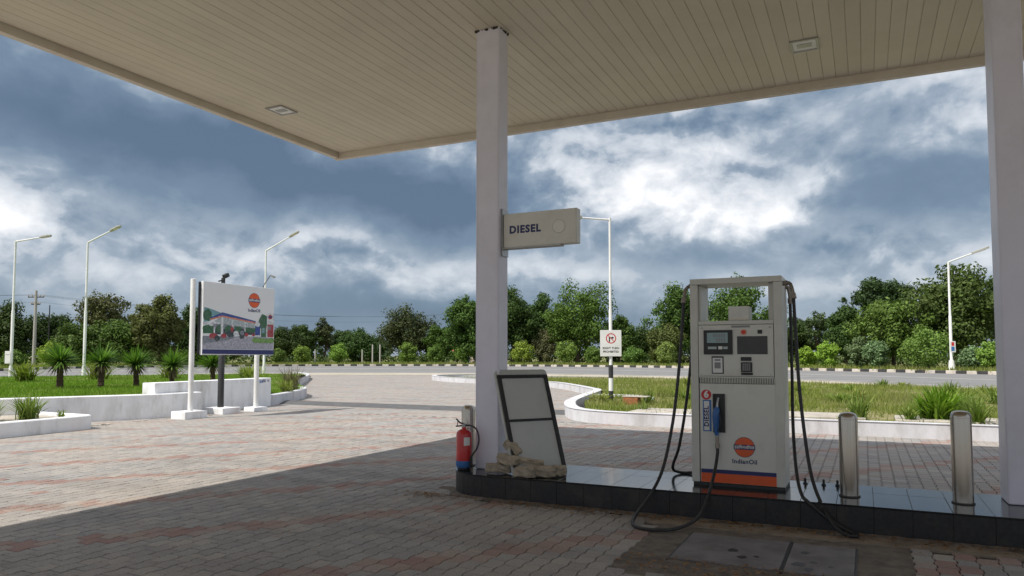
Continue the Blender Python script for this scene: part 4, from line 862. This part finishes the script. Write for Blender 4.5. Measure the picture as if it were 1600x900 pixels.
small_sign(7.35+fwd.x*0.3, 80.5+fwd.y*0.3, 1.95, 0.52, 1.05, [('red_flat', -0.25, 0.25, 0.58, 0.92), ('blue_label', -0.30, 0.30, 0.12, 0.52)], 'small red and blue plate on the far street lamp', 'plates on lamp poles')
small_sign(-46.3+fwd.x*0.2-0.15, 26.5+fwd.y*0.2, 1.15, 0.34, 0.75, [('grey_ink', -0.35, 0.35, 0.70, 0.74)], 'small white plate on the leftmost street lamp', 'plates on lamp poles')
# turn prohibition sign
t = thing('turn_sign', 'white square sign RIGHT TURN PROHIBITED with red ring, on the lamp pole', 'sign', (-7.12, 21.68, 1.6))
rgt = Vector((math.cos(CR), math.sin(CR), 0)); o = Vector((-7.14, 21.84, 0))+fwd*0.085
f = frame((o.x, o.y, 2.0), rgt, (0, 0, 1))
b = MB(); b.box(-0.335, 0.325, -0.41, 0.405, -0.012, 0.0, f); pl = b.build('plate', 'post_white', t, 0.006)
def ring(r0, r1, z1, m, c=(0, 0)):
    b = MB(); n = 36; vs = [f @ Vector((c[0]+r*math.cos(2*math.pi*k/n), c[1]+r*math.sin(2*math.pi*k/n), z)) for z in (0.0004, z1) for r in (r0, r1) for k in range(n)]
    fs = []
    for k in range(n): j = (k+1) % n; fs += [(2*n+k, 2*n+j, 3*n+j, 3*n+k), (n+k, n+j, 3*n+j, 3*n+k), (k, j, 2*n+j, 2*n+k)]
    b.add(vs, fs); b.build('ring', m, pl)
ring(0.130, 0.160, 0.002, 'red_flat', (0, 0.15))
b = MB(); b.box(-0.068, -0.030, 0.04, 0.185, 0.0004, 0.0015, f); b.box(-0.030, 0.035, 0.150, 0.185, 0.0004, 0.0015, f); b.prism([(0.035, 0.125), (0.10, 0.168), (0.035, 0.21)], 0.0004, 0.0015, f); b.build('arrow', 'black', pl)
b = MB(); b.prism([(-0.108, 0.243), (0.092, 0.043), (0.108, 0.058), (-0.092, 0.258)], 0.0016, 0.0024, f); b.build('slash', 'red_flat', pl)
text('lettering', 'RIGHT TURN', 0.088, f @ Matrix.Translation((-0.005, -0.155, 0.002)), 'black', pl, 0.002, 0.0015); text('lettering', 'PROHIBITED', 0.088, f @ Matrix.Translation((-0.005, -0.265, 0.002)), 'black', pl, 0.002, 0.0015)
# rusty stub beside the inner kerb
t = thing('rusty_stub', 'rusty square stub with a pale slab on top inside the grass island', 'stub', (-6.2, 20.9, 0.18))
b = MB(); b.box(-6.42, -5.98, 20.75, 21.1, 0.12, 0.40); b.build('stub_body', 'rust', t, 0.02)
b = MB(); b.box(-6.45, -5.70, 20.74, 21.2, 0.402, 0.43); b.build('slab', 'concrete', t, 0.01)
# ------------------------------------------------------------------ poles, posts and hut beyond the highway
def power_pole(x, y, h, label, r, arms):
    t = thing('power_pole', label, 'power pole', (x, y, 0.2), 'power poles beyond the highway')
    b = MB(); b.lathe([(r, -0.1), (r*0.7, h)], 10, (x, y, 0.2)); b.build('shaft', 'pole_concrete' if r > 0.15 else 'post_black', t, smooth=True)
    rg = Vector((math.cos(CR), math.sin(CR), 0))
    for dz, w_ in arms:
        p = Vector((x, y, 0.2+h+dz)); b = MB(); b.tube([p-rg*w_, p+rg*w_], 0.07, 6); cr = b.build('crossarm', 'post_black', t)
        for s in (-1, -0.5, 0.5, 1): b = MB(); b.lathe([(0.05, 0.05), (0.10, 0.18), (0.06, 0.32)], 8, tuple(p+rg*(w_*s*0.95))); b.build('insulator', 'hut_wall', cr)
power_pole(-102.5, 61.6, 10.4, 'pale concrete power pole with crossarm at the left', 0.24, ((-0.9, 1.1), (-1.9, 0.6)))
power_pole(-110.0, 63.4, 9.0, 'thin dark pole left of the concrete power pole', 0.12, ()); power_pole(-106.5, 66.0, 8.8, 'thin dark pole right of the concrete power pole', 0.10, ())
for k, (dz, s) in enumerate(((9.7, -1.0), (9.7, 0.0), (9.7, 1.0), (8.7, 0.6))):
    P = []
    for i in range(25):
        u = i/24*2-1; q = Vector((-102.5, 61.6, 0))+Vector((0.35, 0.94, 0))*u*70+Vector((math.cos(CR), math.sin(CR), 0))*s; P.append((q.x, q.y, dz+0.3+1.2*abs(u)**2*0-1.4*(1-(2*abs(u)-1)**2)*1.0))
    b = MB(); b.tube(P, 0.014, 4, False); tag(b.build('overhead_wire', 'post_black'), 'overhead wire of the pale power pole, %s' % ('left strand', 'middle strand', 'right strand', 'lower strand')[k], 'wire', 'overhead wires')
FP = [(-83.6, 96.6, 'concrete post left of the first round shrubs'), (-77.4, 101.3, 'concrete post between two round shrubs'), (-73.4, 98.8, 'left one of a pair of concrete posts'), (-72.4, 99.5, 'right one of a pair of concrete posts'), (-59.8, 110.8, 'concrete post beside the red hut')]
for x, y, lab in FP:
    b = MB(); b.box(x-0.09, x+0.09, y-0.09, y+0.09, 0.1, 3.5 if 'pair' in lab else 2.7); tag(b.build('fence_post', 'pole_concrete', None, 0.02), lab, 'post', 'concrete posts beyond the highway')
t = thing('hut', 'small hut with a red roof half hidden among the shrubs', 'hut', (-66, 118, 0.2)); x, y = -64.6, 115.5
b = MB(); b.box(x-2.0, x+2.0, y-1.5, y+1.5, 0.1, 2.6); b.build('wall', 'hut_wall', t)
b = MB(); b.add([(x-2.4, y-1.9, 2.5), (x+2.4, y-1.9, 2.5), (x+2.4, y+1.9, 2.5), (x-2.4, y+1.9, 2.5), (x-2.2, y, 3.7), (x+2.2, y, 3.7)], [(0, 1, 5, 4), (2, 3, 4, 5), (0, 4, 3), (1, 2, 5), (0, 3, 2, 1)]); b.build('roof', 'hut_red', t)
b = MB(); b.box(x+0.2, x+1.0, y-1.53, y-1.502, 0.3, 2.2); b.build('door', 'print_blue', t)

# ================================================================== VEGETATION
TINT = dict(dark=(0.055, 0.092, 0.026), mid=(0.080, 0.130, 0.030), olive=(0.115, 0.132, 0.042), bright=(0.105, 0.165, 0.034), dome=(0.068, 0.090, 0.036), big=(0.088, 0.132, 0.036),
            flat=(0.052, 0.086, 0.032), open=(0.095, 0.115, 0.040), thin=(0.070, 0.095, 0.038), sparse=(0.085, 0.110, 0.050), lime=(0.145, 0.215, 0.032), grey=(0.11, 0.165, 0.075), brown=(0.112, 0.118, 0.056), twig=(0.125, 0.165, 0.050))
def leaf_quads(C, Rr, counts, size, rng, flat_=0.85):
    idx = np.repeat(np.arange(len(C)), counts); n = len(idx)
    d = rng.normal(size=(n, 3)); d /= np.linalg.norm(d, axis=1)[:, None]
    rad = Rr[idx]*(rng.random(n)**0.40)*rng.uniform(0.75, 1.18, n)
    p = C[idx]+d*rad[:, None]*np.array([1, 1, flat_])
    nn = d*1.0+rng.normal(size=(n, 3))*0.5+np.array([0, 0, 0.30]); nn /= np.linalg.norm(nn, axis=1)[:, None]
    t = np.cross(nn, rng.normal(size=(n, 3))); t /= np.linalg.norm(t, axis=1)[:, None]; bt = np.cross(nn, t)
    s = size*rng.uniform(0.55, 1.25, n)[:, None]; q = 0.55*s
    V = np.stack([p-t*s, p-bt*q, p+t*s, p+bt*q], 1).reshape(-1, 3)
    return V
def make_tree(x, y, h, w_, kind, label, seed, bush=False):
    rng = np.random.default_rng(seed); z0 = 0.18; w_ *= 1.12 if (not bush and kind in ('dark', 'mid', 'bright', 'dome', 'big')) else 1.0
    t = thing('shrub' if bush else 'tree', label, 'shrub' if bush else 'tree', (x, y, z0), 'shrubs along the far kerb' if bush else 'trees beyond the highway', local=True); BT = 1.6 if bush else 1.0
    lo, hi = (0.06, 1.0) if bush else dict(flat=(0.56, 1.0), open=(0.40, 1.0), thin=(0.30, 1.0), sparse=(0.35, 1.0), big=(0.20, 1.0), bright=(0.16, 1.0), dome=(0.08, 1.0)).get(kind, (0.10, 1.0))
    r = w_/2; nc = int((46 if bush else 95)*dict(open=0.75, thin=0.5, sparse=0.6, flat=0.75).get(kind, 1.0))
    cz, hz = (lo+hi)/2*h, (hi-lo)/2*h; C = []
    ph = rng.uniform(0, 6.28, 4)
    while len(C) < nc:
        d = rng.normal(size=3); d /= np.linalg.norm(d); k = rng.random()**0.34
        az_ = math.atan2(d[1], d[0]); lump = 1+0.18*math.sin(3*az_+ph[0])*math.sin(2.3*d[2]+ph[2])+0.13*math.sin(4*d[2]+2*az_+ph[1]); lump = lump if not bush else 1+(lump-1)*0.12
        if not bush and rng.random() < 0.10: k *= 1.22
        q = d*k*lump; zf = q[2]
        wid = dict(thin=0.75).get(kind, 1.0)
        if not bush and kind not in ('flat',): wid *= 1.0-0.20*max(0, zf)-0.10*max(0, -zf)          # narrower towards the top
        p = np.array([q[0]*r*0.88*wid, q[1]*r*0.88*wid, cz+zf*hz*0.90]); C.append(p)
    C = np.array(C); cr = (rng.uniform(0.16, 0.22, nc) if bush else 0.145*rng.uniform(0.5, 1.4, nc))*w_
    if kind in ('open', 'sparse', 'thin', 'flat'): cr *= 0.9
    size = 0.13 if bush else (0.235 if h > 9.5 else 0.205); per = (120 if bush else 165)
    if kind in ('sparse',): per = 42
    if kind in ('open', 'thin'): per = 85
    V = leaf_quads(C, cr, np.maximum(12, (per*(cr/cr.mean())**2).astype(int)), size, rng); F = np.arange(len(V)).reshape(-1, 4)
    V[:, 2] = np.maximum(V[:, 2], 0.02)
    cro = np_mesh('crown', V, F, 'leaf', t); c = TINT[kind]; j = rng.uniform(0.92, 1.09, 3)*rng.uniform(0.88, 1.12); cro.color = (c[0]*j[0]*BT, c[1]*j[1]*BT, c[2]*j[2]*BT, 1)
    b = MB(); tr = 0.022*h*(1.0 if not bush else 0.7)+0.02
    top = np.array([0.05*w_*rng.normal(), 0.05*w_*rng.normal(), max(lo*h*1.05, 0.35*h)])
    b.tube([(0, 0, -0.15), (0.02*h*rng.normal(), 0.02*h*rng.normal(), top[2]*0.5), tuple(top)], [tr*1.35, tr, tr*0.8], 8)
    order = np.argsort(-np.linalg.norm(C-np.array([0, 0, cz]), axis=1))[:(6 if bush else 11)]
    for i in order:
        e = C[i]; s = top*(0.72+0.28*rng.random()) if e[2] > top[2]*0.7 else top*0.45
        m_ = (s+e)/2+np.array([0, 0, -0.06*h*rng.random()])+rng.normal(size=3)*0.02*h
        b.tube([tuple(s), tuple(m_), tuple(e)], [tr*0.55, tr*0.36, tr*0.12], 6)
    b.build('trunk', 'bark', t, smooth=True)
    return t
TREES = [
(-111.3,62.8,8.8,7.8,'dark','dark green tree at the left edge, behind the leftmost street lamp'),
(-111.6,70.4,7.9,6.1,'dark','dark tree just right of the concrete power pole'),
(-114.7,80.1,12.5,9.8,'open','tall spreading tree with forked limbs showing, behind the second street lamp'),
(-100.4,67.0,6.0,7.3,'mid','low bushy tree below and left of the tall forked tree'),
(-96.3,71.2,6.8,7.8,'mid','bushy tree filling the gap between the forked tree and the olive tree'),
(-90.5,71.8,10.0,7.1,'olive','tall olive-yellow tree left of the billboard'),
(-92.7,79.6,8.7,6.1,'dark','dark tree showing just left of the billboard posts'),
(-90.7,83.9,8.1,7.1,'mid','tree almost hidden behind the billboard'),
(-107.0,114.9,7.6,7.1,'dark','first dark tree right of the billboard'),
(-109.4,122.6,8.4,5.5,'dark','small round-topped tree left of the slender tall tree'),
(-106.6,126.2,9.8,6.2,'thin','slender tall tree with a flat tufted top'),
(-106.6,131.8,8.0,4.9,'dark','narrow dark tree just right of the slender tall tree'),
(-84.0,109.3,6.0,7.3,'dark','low dark domed tree behind the pair of concrete posts'),
(-113.9,156.0,6.3,5.7,'dark','small far tree between the two domed trees'),
(-84.2,125.9,11.0,11.1,'dome','large dark domed tree standing alone left of the column'),
(-76.1,124.2,7.5,5.9,'mid','lower tree leaning on the right of the large dome'),
(-61.5,109.1,12.3,7.2,'mid','tall leafy tree cut by the left edge of the nearer column'),
(-54.8,113.4,12.9,8.2,'dark','tall dark tree just right of the nearer column'),
(-51.9,119.3,11.9,7.5,'dark','dark pointed tree left of the broad bright crown'),
(-44.0,116.5,13.1,11.3,'bright','broad bright green crown behind the striped lamp pole'),
(-38.3,121.4,8.0,6.4,'mid','lower tree right of the lamp pole sign'),
(-38.0,137.1,7.0,6.1,'dark','low distant tree between the sign and the dispenser'),
(-27.2,117.9,12.3,8.9,'mid','tall tree behind the left hoses of the dispenser'),
(-18.0,120.1,12.9,11.4,'mid','tree seen through the open top frame of the dispenser'),
(-27.3,110.1,6.3,5.8,'olive','low olive tree beside the left hoses'),
(-9.7,126.4,7.4,5.8,'dark','dark tree behind the right hose of the dispenser'),
(-6.6,121.2,9.0,4.5,'sparse','thin sparse tree with bare branches right of the dispenser'),
(-2.2,105.6,8.2,4.5,'dark','dark conical tree left of the tall flat crown'),
(2.5,114.5,12.0,8.9,'flat','tall dark tree with a flat spreading crown'),
(2.8,90.2,7.7,6.9,'bright','bright green tree in front of the flat spreading crown'),
(9.2,93.3,11.1,9.0,'big','biggest tree, behind the street lamp beyond the road'),
(16.1,103.3,11.0,8.3,'mid','tree mostly hidden behind the farther column'),
]
BUSHES = [
(-90.1,51.6,1.9,2.7,'mid','low green shrub by the foot of the leftmost street lamp'),
(-97.4,61.1,3.3,3.8,'lime','lime green shrub left of the first palm'),
(-99.7,74.8,2.4,3.9,'mid','green shrub behind the second and third palms'),
(-93.9,80.4,2.7,5.0,'lime','pale shrub behind the fourth palm'),
(-87.9,92.7,2.8,2.3,'mid','small round shrub at the billboard edge'),
(-84.3,94.2,3.2,2.9,'bright','first round shrub right of the billboard'),
(-79.5,97.8,3.5,3.1,'bright','second round shrub right of the billboard'),
(-70.0,104.1,3.7,3.2,'bright','round shrub below the large domed tree'),
(-65.8,106.1,3.6,2.9,'mid','round shrub left of the red hut'),
(-61.2,108.3,3.9,3.2,'bright','round shrub at the left edge of the nearer column'),
(-51.1,109.5,4.0,3.6,'lime','lime green round shrub right of the nearer column'),
(-48.7,114.8,6.2,5.0,'brown','tall brownish shrub between two round green ones'),
(-43.2,109.1,4.0,3.7,'bright','round green shrub right of the brownish one'),
(-38.7,109.8,3.0,2.8,'mid','small shrub left of the turn sign'),
(-32.1,109.5,2.7,3.4,'mid','small shrub right of the turn sign'),
(-26.2,105.8,3.5,3.0,'twig','twiggy round shrub left of the dispenser hoses'),
(-17.2,100.6,3.0,3.4,'mid','shrub hidden behind the dispenser'),
(-6.2,93.5,2.5,2.3,'lime','pale shrub behind the right hose'),
(-3.9,91.0,3.2,2.6,'lime','lime green shrub with bare stems right of the dispenser'),
(-0.6,88.9,3.7,2.7,'grey','grey-green shrub, left one of a touching pair'),
(1.0,86.7,3.1,2.5,'grey','grey-green shrub, right one of a touching pair'),
(5.6,83.7,4.2,4.9,'bright','large bright spreading shrub left of the far street lamp'),
(9.7,86.0,2.3,2.6,'grey','low grey-green shrub right of the far street lamp'),
(10.6,80.3,3.0,2.3,'bright','bright shrub at the edge of the farther column'),
]
for i, q in enumerate(TREES): make_tree(*q, seed=100+i)
for i, q in enumerate(BUSHES): make_tree(*q, seed=300+i, bush=True)
# understorey and the far wood that close the view under the crowns: one mass each
def mass(name, label, base, n, hmin, hmax, rad, per, size, seed, col):
    rng = np.random.default_rng(seed); i = rng.integers(0, len(base), n); C = np.c_[base[i]+rng.normal(size=(n, 2))*rad*0.8, np.zeros(n)]
    hh = hmin+(hmax-hmin)*(0.5+0.5*np.sin(i*0.21+seed)*np.sin(i*0.083)); C[:, 2] = 0.2+hh*rng.random(n)**0.8
    V = leaf_quads(C, np.full(n, rad)*rng.uniform(0.6, 1.3, n), np.full(n, per), size, rng); V[:, 2] = np.maximum(V[:, 2], 0.05)
    o = np_mesh(name, V, np.arange(len(V)).reshape(-1, 4), 'leaf'); o.color = (*col, 1); tag(o, label, 'woodland', kind='stuff')
arc_pts = lambda d0, d1, n=500: np.array([(l*d*math.cos(CR)-d*math.sin(CR), l*d*math.sin(CR)+d*math.cos(CR)) for l, d in zip(np.linspace(-1.0, 0.95, n), np.linspace(d0, d1, n))])
mass('far_wood', 'far dark wood closing the horizon behind the trees', arc_pts(185, 175), 700, 3.0, 6.4, 2.2, 26, 0.55, 4, (0.055, 0.085, 0.036))
ub = kc+nrm*23.0
mass('undergrowth', 'dark undergrowth between the trunks beyond the highway', ub[60:-12], 560, 0.5, 2.2, 1.15, 34, 0.26, 9, (0.075, 0.115, 0.034))

# ------------------------------------------------------------------ grass and weeds
def blades(name, label, P, Z, h, wd, lean, m, rng, kind='stuff'):
    n = len(P); a = rng.uniform(0, 6.283, n); hh = h*rng.uniform(0.5, 1.35, n); la = rng.uniform(0, 6.283, n); lv = lean*hh*rng.random(n)
    dx, dy = np.cos(a)*wd/2, np.sin(a)*wd/2
    V = np.stack([np.c_[P[:, 0]-dx, P[:, 1]-dy, Z-0.02], np.c_[P[:, 0]+dx, P[:, 1]+dy, Z-0.02], np.c_[P[:, 0]+lv*np.cos(la), P[:, 1]+lv*np.sin(la), Z+hh]], 1).reshape(-1, 3)
    o = np_mesh(name, V, np.arange(len(V)).reshape(-1, 3), m); return tag(o, label, 'grass', kind=kind)
def scatter(poly_, n, rng, near=None):
    pa = np.array(poly_); lo_, hi_ = pa.min(0), pa.max(0); P = rng.uniform(lo_, hi_, (n*3, 2)); P = P[in_poly(P, poly_)]
    if near is not None: d = np.hypot(P[:, 0], P[:, 1]); P = P[rng.random(len(P)) < np.clip((near/d)**2, 0.06, 1)]
    return P
rng = np.random.default_rng(21)
P = scatter(GR, 130000, rng, 24); clump = np.sin(P[:, 0]*1.1+2*np.sin(P[:, 1]*0.7))*np.sin(P[:, 1]*0.9+1.5*np.sin(P[:, 0]*0.5)); keep = rng.random(len(P)) < 0.55+0.45*clump
on_slab = (P[:, 1] > 17.0) & (P[:, 1] < 18.5) & (P[:, 0] > -5.2) & (rng.random(len(P)) < 0.93); P = P[keep & ~on_slab]
Z = np.array([h_right(a_, b_) for a_, b_ in P]); hb = 0.17*(0.8+0.6*np.clip(np.sin(P[:, 0]*0.8+1)*np.sin(P[:, 1]*0.55), 0, 1))
blades('island_grass', 'patchy weedy grass growing on the island behind the kerb', P, Z, hb, 0.030, 0.7, 'grass', rng)
P = scatter(GL, 120000, rng, 26); Z = np.array([h_left(a_, b_) for a_, b_ in P])
blades('lawn_grass', 'short bright green lawn around the palms', P, Z, 0.085, 0.030, 0.6, 'lawn', rng)
k2 = rng.integers(40, len(kc)-6, 26000); off = 0.35+rng.random(26000)**1.6*16; P = kc[k2]+nrm[k2]*off[:, None]+rng.normal(size=(26000, 2))*0.4
blades('verge_grass', 'rough grass on the verge beyond the black and white kerb', P, np.full(len(P), 0.22), 0.42, 0.10, 0.8, 'grass', rng)
# tall weeds: each clump a plant
def weed(x, y, z, h, n, spread, label, seed, m='weed', wd=0.028, arch=0.6):
    rg = np.random.default_rng(seed); V = []; F = []
    for i in range(n):
        a_ = rg.uniform(0, 6.283); hh = h*rg.uniform(0.55, 1.1); ou = spread*rg.uniform(0.25, 1.0); b0 = rg.normal(size=2)*spread*0.14; sd_ = np.array([-math.sin(a_), math.cos(a_)])*wd*rg.uniform(0.6, 1.2)
        o0 = len(V)
        for k in range(5):
            u = k/4; rr_ = ou*(u**1.5); zz_ = hh*(u-arch*0.45*u*u*(ou/spread)); ww = (1-u)**0.7*(0.6+0.8*u) if k < 4 else 0.02
            c_ = b0+np.array([math.cos(a_), math.sin(a_)])*rr_; V.append((*(c_-sd_*ww), zz_-0.03)); V.append((*(c_+sd_*ww), zz_-0.03))
        F += [(o0+2*k, o0+2*k+1, o0+2*k+3, o0+2*k+2) for k in range(4)]
    t = thing('weed_clump', label, 'weed', (x, y, z), 'weed clumps', local=True); np_mesh('blades', np.array(V), F, m, t); return t
weed(-0.15, 17.35, 0.22, 0.75, 90, 0.50, 'spiky weed clump behind the bollard next to the dispenser', 1, wd=0.022)
weed(1.35, 18.0, 0.22, 0.95, 240, 0.85, 'tallest leafy weed clump, behind the bollard by the right column', 2, 'lawn', wd=0.04, arch=0.9)
weed(0.80, 17.5, 0.22, 0.45, 50, 0.35, 'low weed left of the tallest clump', 3)
weed(1.98, 17.4, 0.22, 0.75, 80, 0.5, 'weed clump right of the tallest one, by the right column', 4, wd=0.028)
weed(2.0, 19.3, 0.2, 0.9, 70, 0.6, 'weed clump behind the tallest one', 5)
weed(-5.9, 21.6, 0.2, 0.5, 60, 0.35, 'dark weed at the foot of the striped pole', 6); weed(-5.0, 17.9, 0.2, 0.35, 40, 0.3, 'small weed in the island nose', 7)
weed(-3.2, 21.0, 0.2, 0.6, 80, 0.6, 'weed clump in the grass left of the dispenser', 8)
weed(-19.6, 21.3, 0.27, 1.1, 160, 0.8, 'straw-coloured tall weeds at the end of the palm lawn', 9, 'dead', wd=0.016, arch=0.4); weed(-20.3, 20.2, 0.3, 0.9, 120, 0.8, 'green weeds behind the block wall end', 10, 'grass')
weed(-18.6, 20.0, 0.3, 0.6, 80, 0.6, 'weeds by the corner of the block wall', 11, 'grass')
for k, (x, y, h_, s_, lab) in enumerate(((-16.35, 9.75, 0.62, 0.55, 'green bush in the small planter, nearest its corner'), (-16.6, 9.0, 0.55, 0.6, 'second green bush in the small planter'), (-16.9, 8.3, 0.5, 0.6, 'green bush at the left picture edge in the small planter'), (-16.0, 10.25, 0.25, 0.2, 'tiny weed at the small planter corner'))):
    weed(x, y, 0.235, h_, 200 if h_ > 0.3 else 30, s_, lab, 20+k, 'weed', wd=0.018, arch=0.3)
for k, (x, y, h_) in enumerate(((-28.5, 14.5, 0.9), (-30.5, 18, 1.0), (-31, 21.5, 0.95), (-29.5, 24, 0.85), (-27, 26.5, 0.8), (-33.5, 16, 1.1), (-25.5, 25, 0.7))):
    weed(x, y, h_left(x, y), h_, 130, 1.0, 'rough weeds behind the palms, %s from the left' % ('third', 'fourth', 'fifth', 'sixth', 'seventh', 'first', 'eighth')[k], 40+k, 'grass', wd=0.04)
tufts = []
while len(tufts) < 20:
    x, y = rng.uniform(-8, 6), rng.uniform(20, 40)
    if in_poly(np.array([[x, y]]), GR)[0] and not (-6.8 < x < -5.2 and y < 22): tufts.append((x, y))
ORD = 'first second third fourth fifth sixth seventh eighth ninth tenth eleventh twelfth thirteenth fourteenth fifteenth sixteenth seventeenth eighteenth nineteenth twentieth'.split()
tufts.sort(key=lambda q: (q[0]*math.cos(CR)+q[1]*math.sin(CR))/(-q[0]*math.sin(CR)+q[1]*math.cos(CR)))
for k, (x, y) in enumerate(tufts): weed(x, y, h_right(x, y), rng.uniform(0.3, 0.7), 70, rng.uniform(0.4, 0.9), 'low weed tuft in the grass island, %s of the tufts from the left' % ORD[k], 70+k, ('grass', 'weed')[k % 2], wd=0.035)

# ------------------------------------------------------------------ palms
def palm_meshes(seed):
    rg = np.random.default_rng(seed); lean = rg.normal(size=2)*0.25; V, F = [], []; VD, FD_ = [], []
    for i in range(430):
        dead = i >= 370; a_ = rg.uniform(0, 6.283); el_ = math.asin(rg.uniform(0.0, 0.99)**0.8 if rg.random() < 0.9 else -0.1) if not dead else rg.uniform(-1.1, -0.35); L = rg.uniform(0.45, 0.80)*(0.75 if dead else 1)*(1+lean[0]*math.cos(a_)+lean[1]*math.sin(a_)); wd = 0.02
        tgt = (VD, FD_) if dead else (V, F); o0 = len(tgt[0]); hz = np.array([math.cos(a_), math.sin(a_), 0]); sd_ = np.array([-math.sin(a_), math.cos(a_), 0]); p = np.array([0, 0, 0.92])+hz*0.05; e_ = el_
        for k in range(5):
            ww = wd*(0.7, 1.0, 0.9, 0.6, 0.05)[k]; tgt[0].append(tuple(p-sd_*ww)); tgt[0].append(tuple(p+sd_*ww+np.array([0, 0, 0.004])))
            e_ -= 0.08*math.cos(el_); p = p+(hz*math.cos(e_)+np.array([0, 0, math.sin(e_)]))*L/4
        tgt[1].extend([(o0+2*k, o0+2*k+1, o0+2*k+3, o0+2*k+2) for k in range(4)])
    return np.array(V), F, np.array(VD), FD_
PALMS = [(-23.3, 14.84, 0.98, 'first palm from the left on the lawn'), (-22.97, 16.01, 0.94, 'second palm from the left on the lawn'), (-22.77, 17.19, 0.9, 'third palm from the left on the lawn'), (-21.9, 17.9, 0.9, 'fourth palm, just left of the billboard post'), (-23.17, 20.86, 0.95, 'fifth palm, partly hidden by the billboard')]
for k, (x, y, s_, lab) in enumerate(PALMS):
    t = thing('palm', lab, 'palm', local=True); V1, F1, V2, F2 = palm_meshes(70+k); np_mesh('crown', V1, F1, 'frond', t); np_mesh('dry_fronds', V2, F2, 'dead', t)
    b = MB(); b.lathe([(0.115, -0.1), (0.10, 0.1), (0.115, 0.12), (0.095, 0.24), (0.112, 0.26), (0.09, 0.38), (0.105, 0.40), (0.088, 0.52), (0.105, 0.54), (0.085, 0.70), (0.105, 0.72), (0.085, 0.86), (0.06, 1.0)], 12); b.build('trunk', 'palm_bark', t)
    t['group'] = 'palms on the lawn'; t.location = (x, y, h_left(x, y)-0.03); t.scale = (s_,)*3; t.rotation_euler = (random.uniform(-.06, .06), random.uniform(-.06, .06), k*1.3)
for o in bpy.data.objects:
    if '_local' in o: del o['_local']
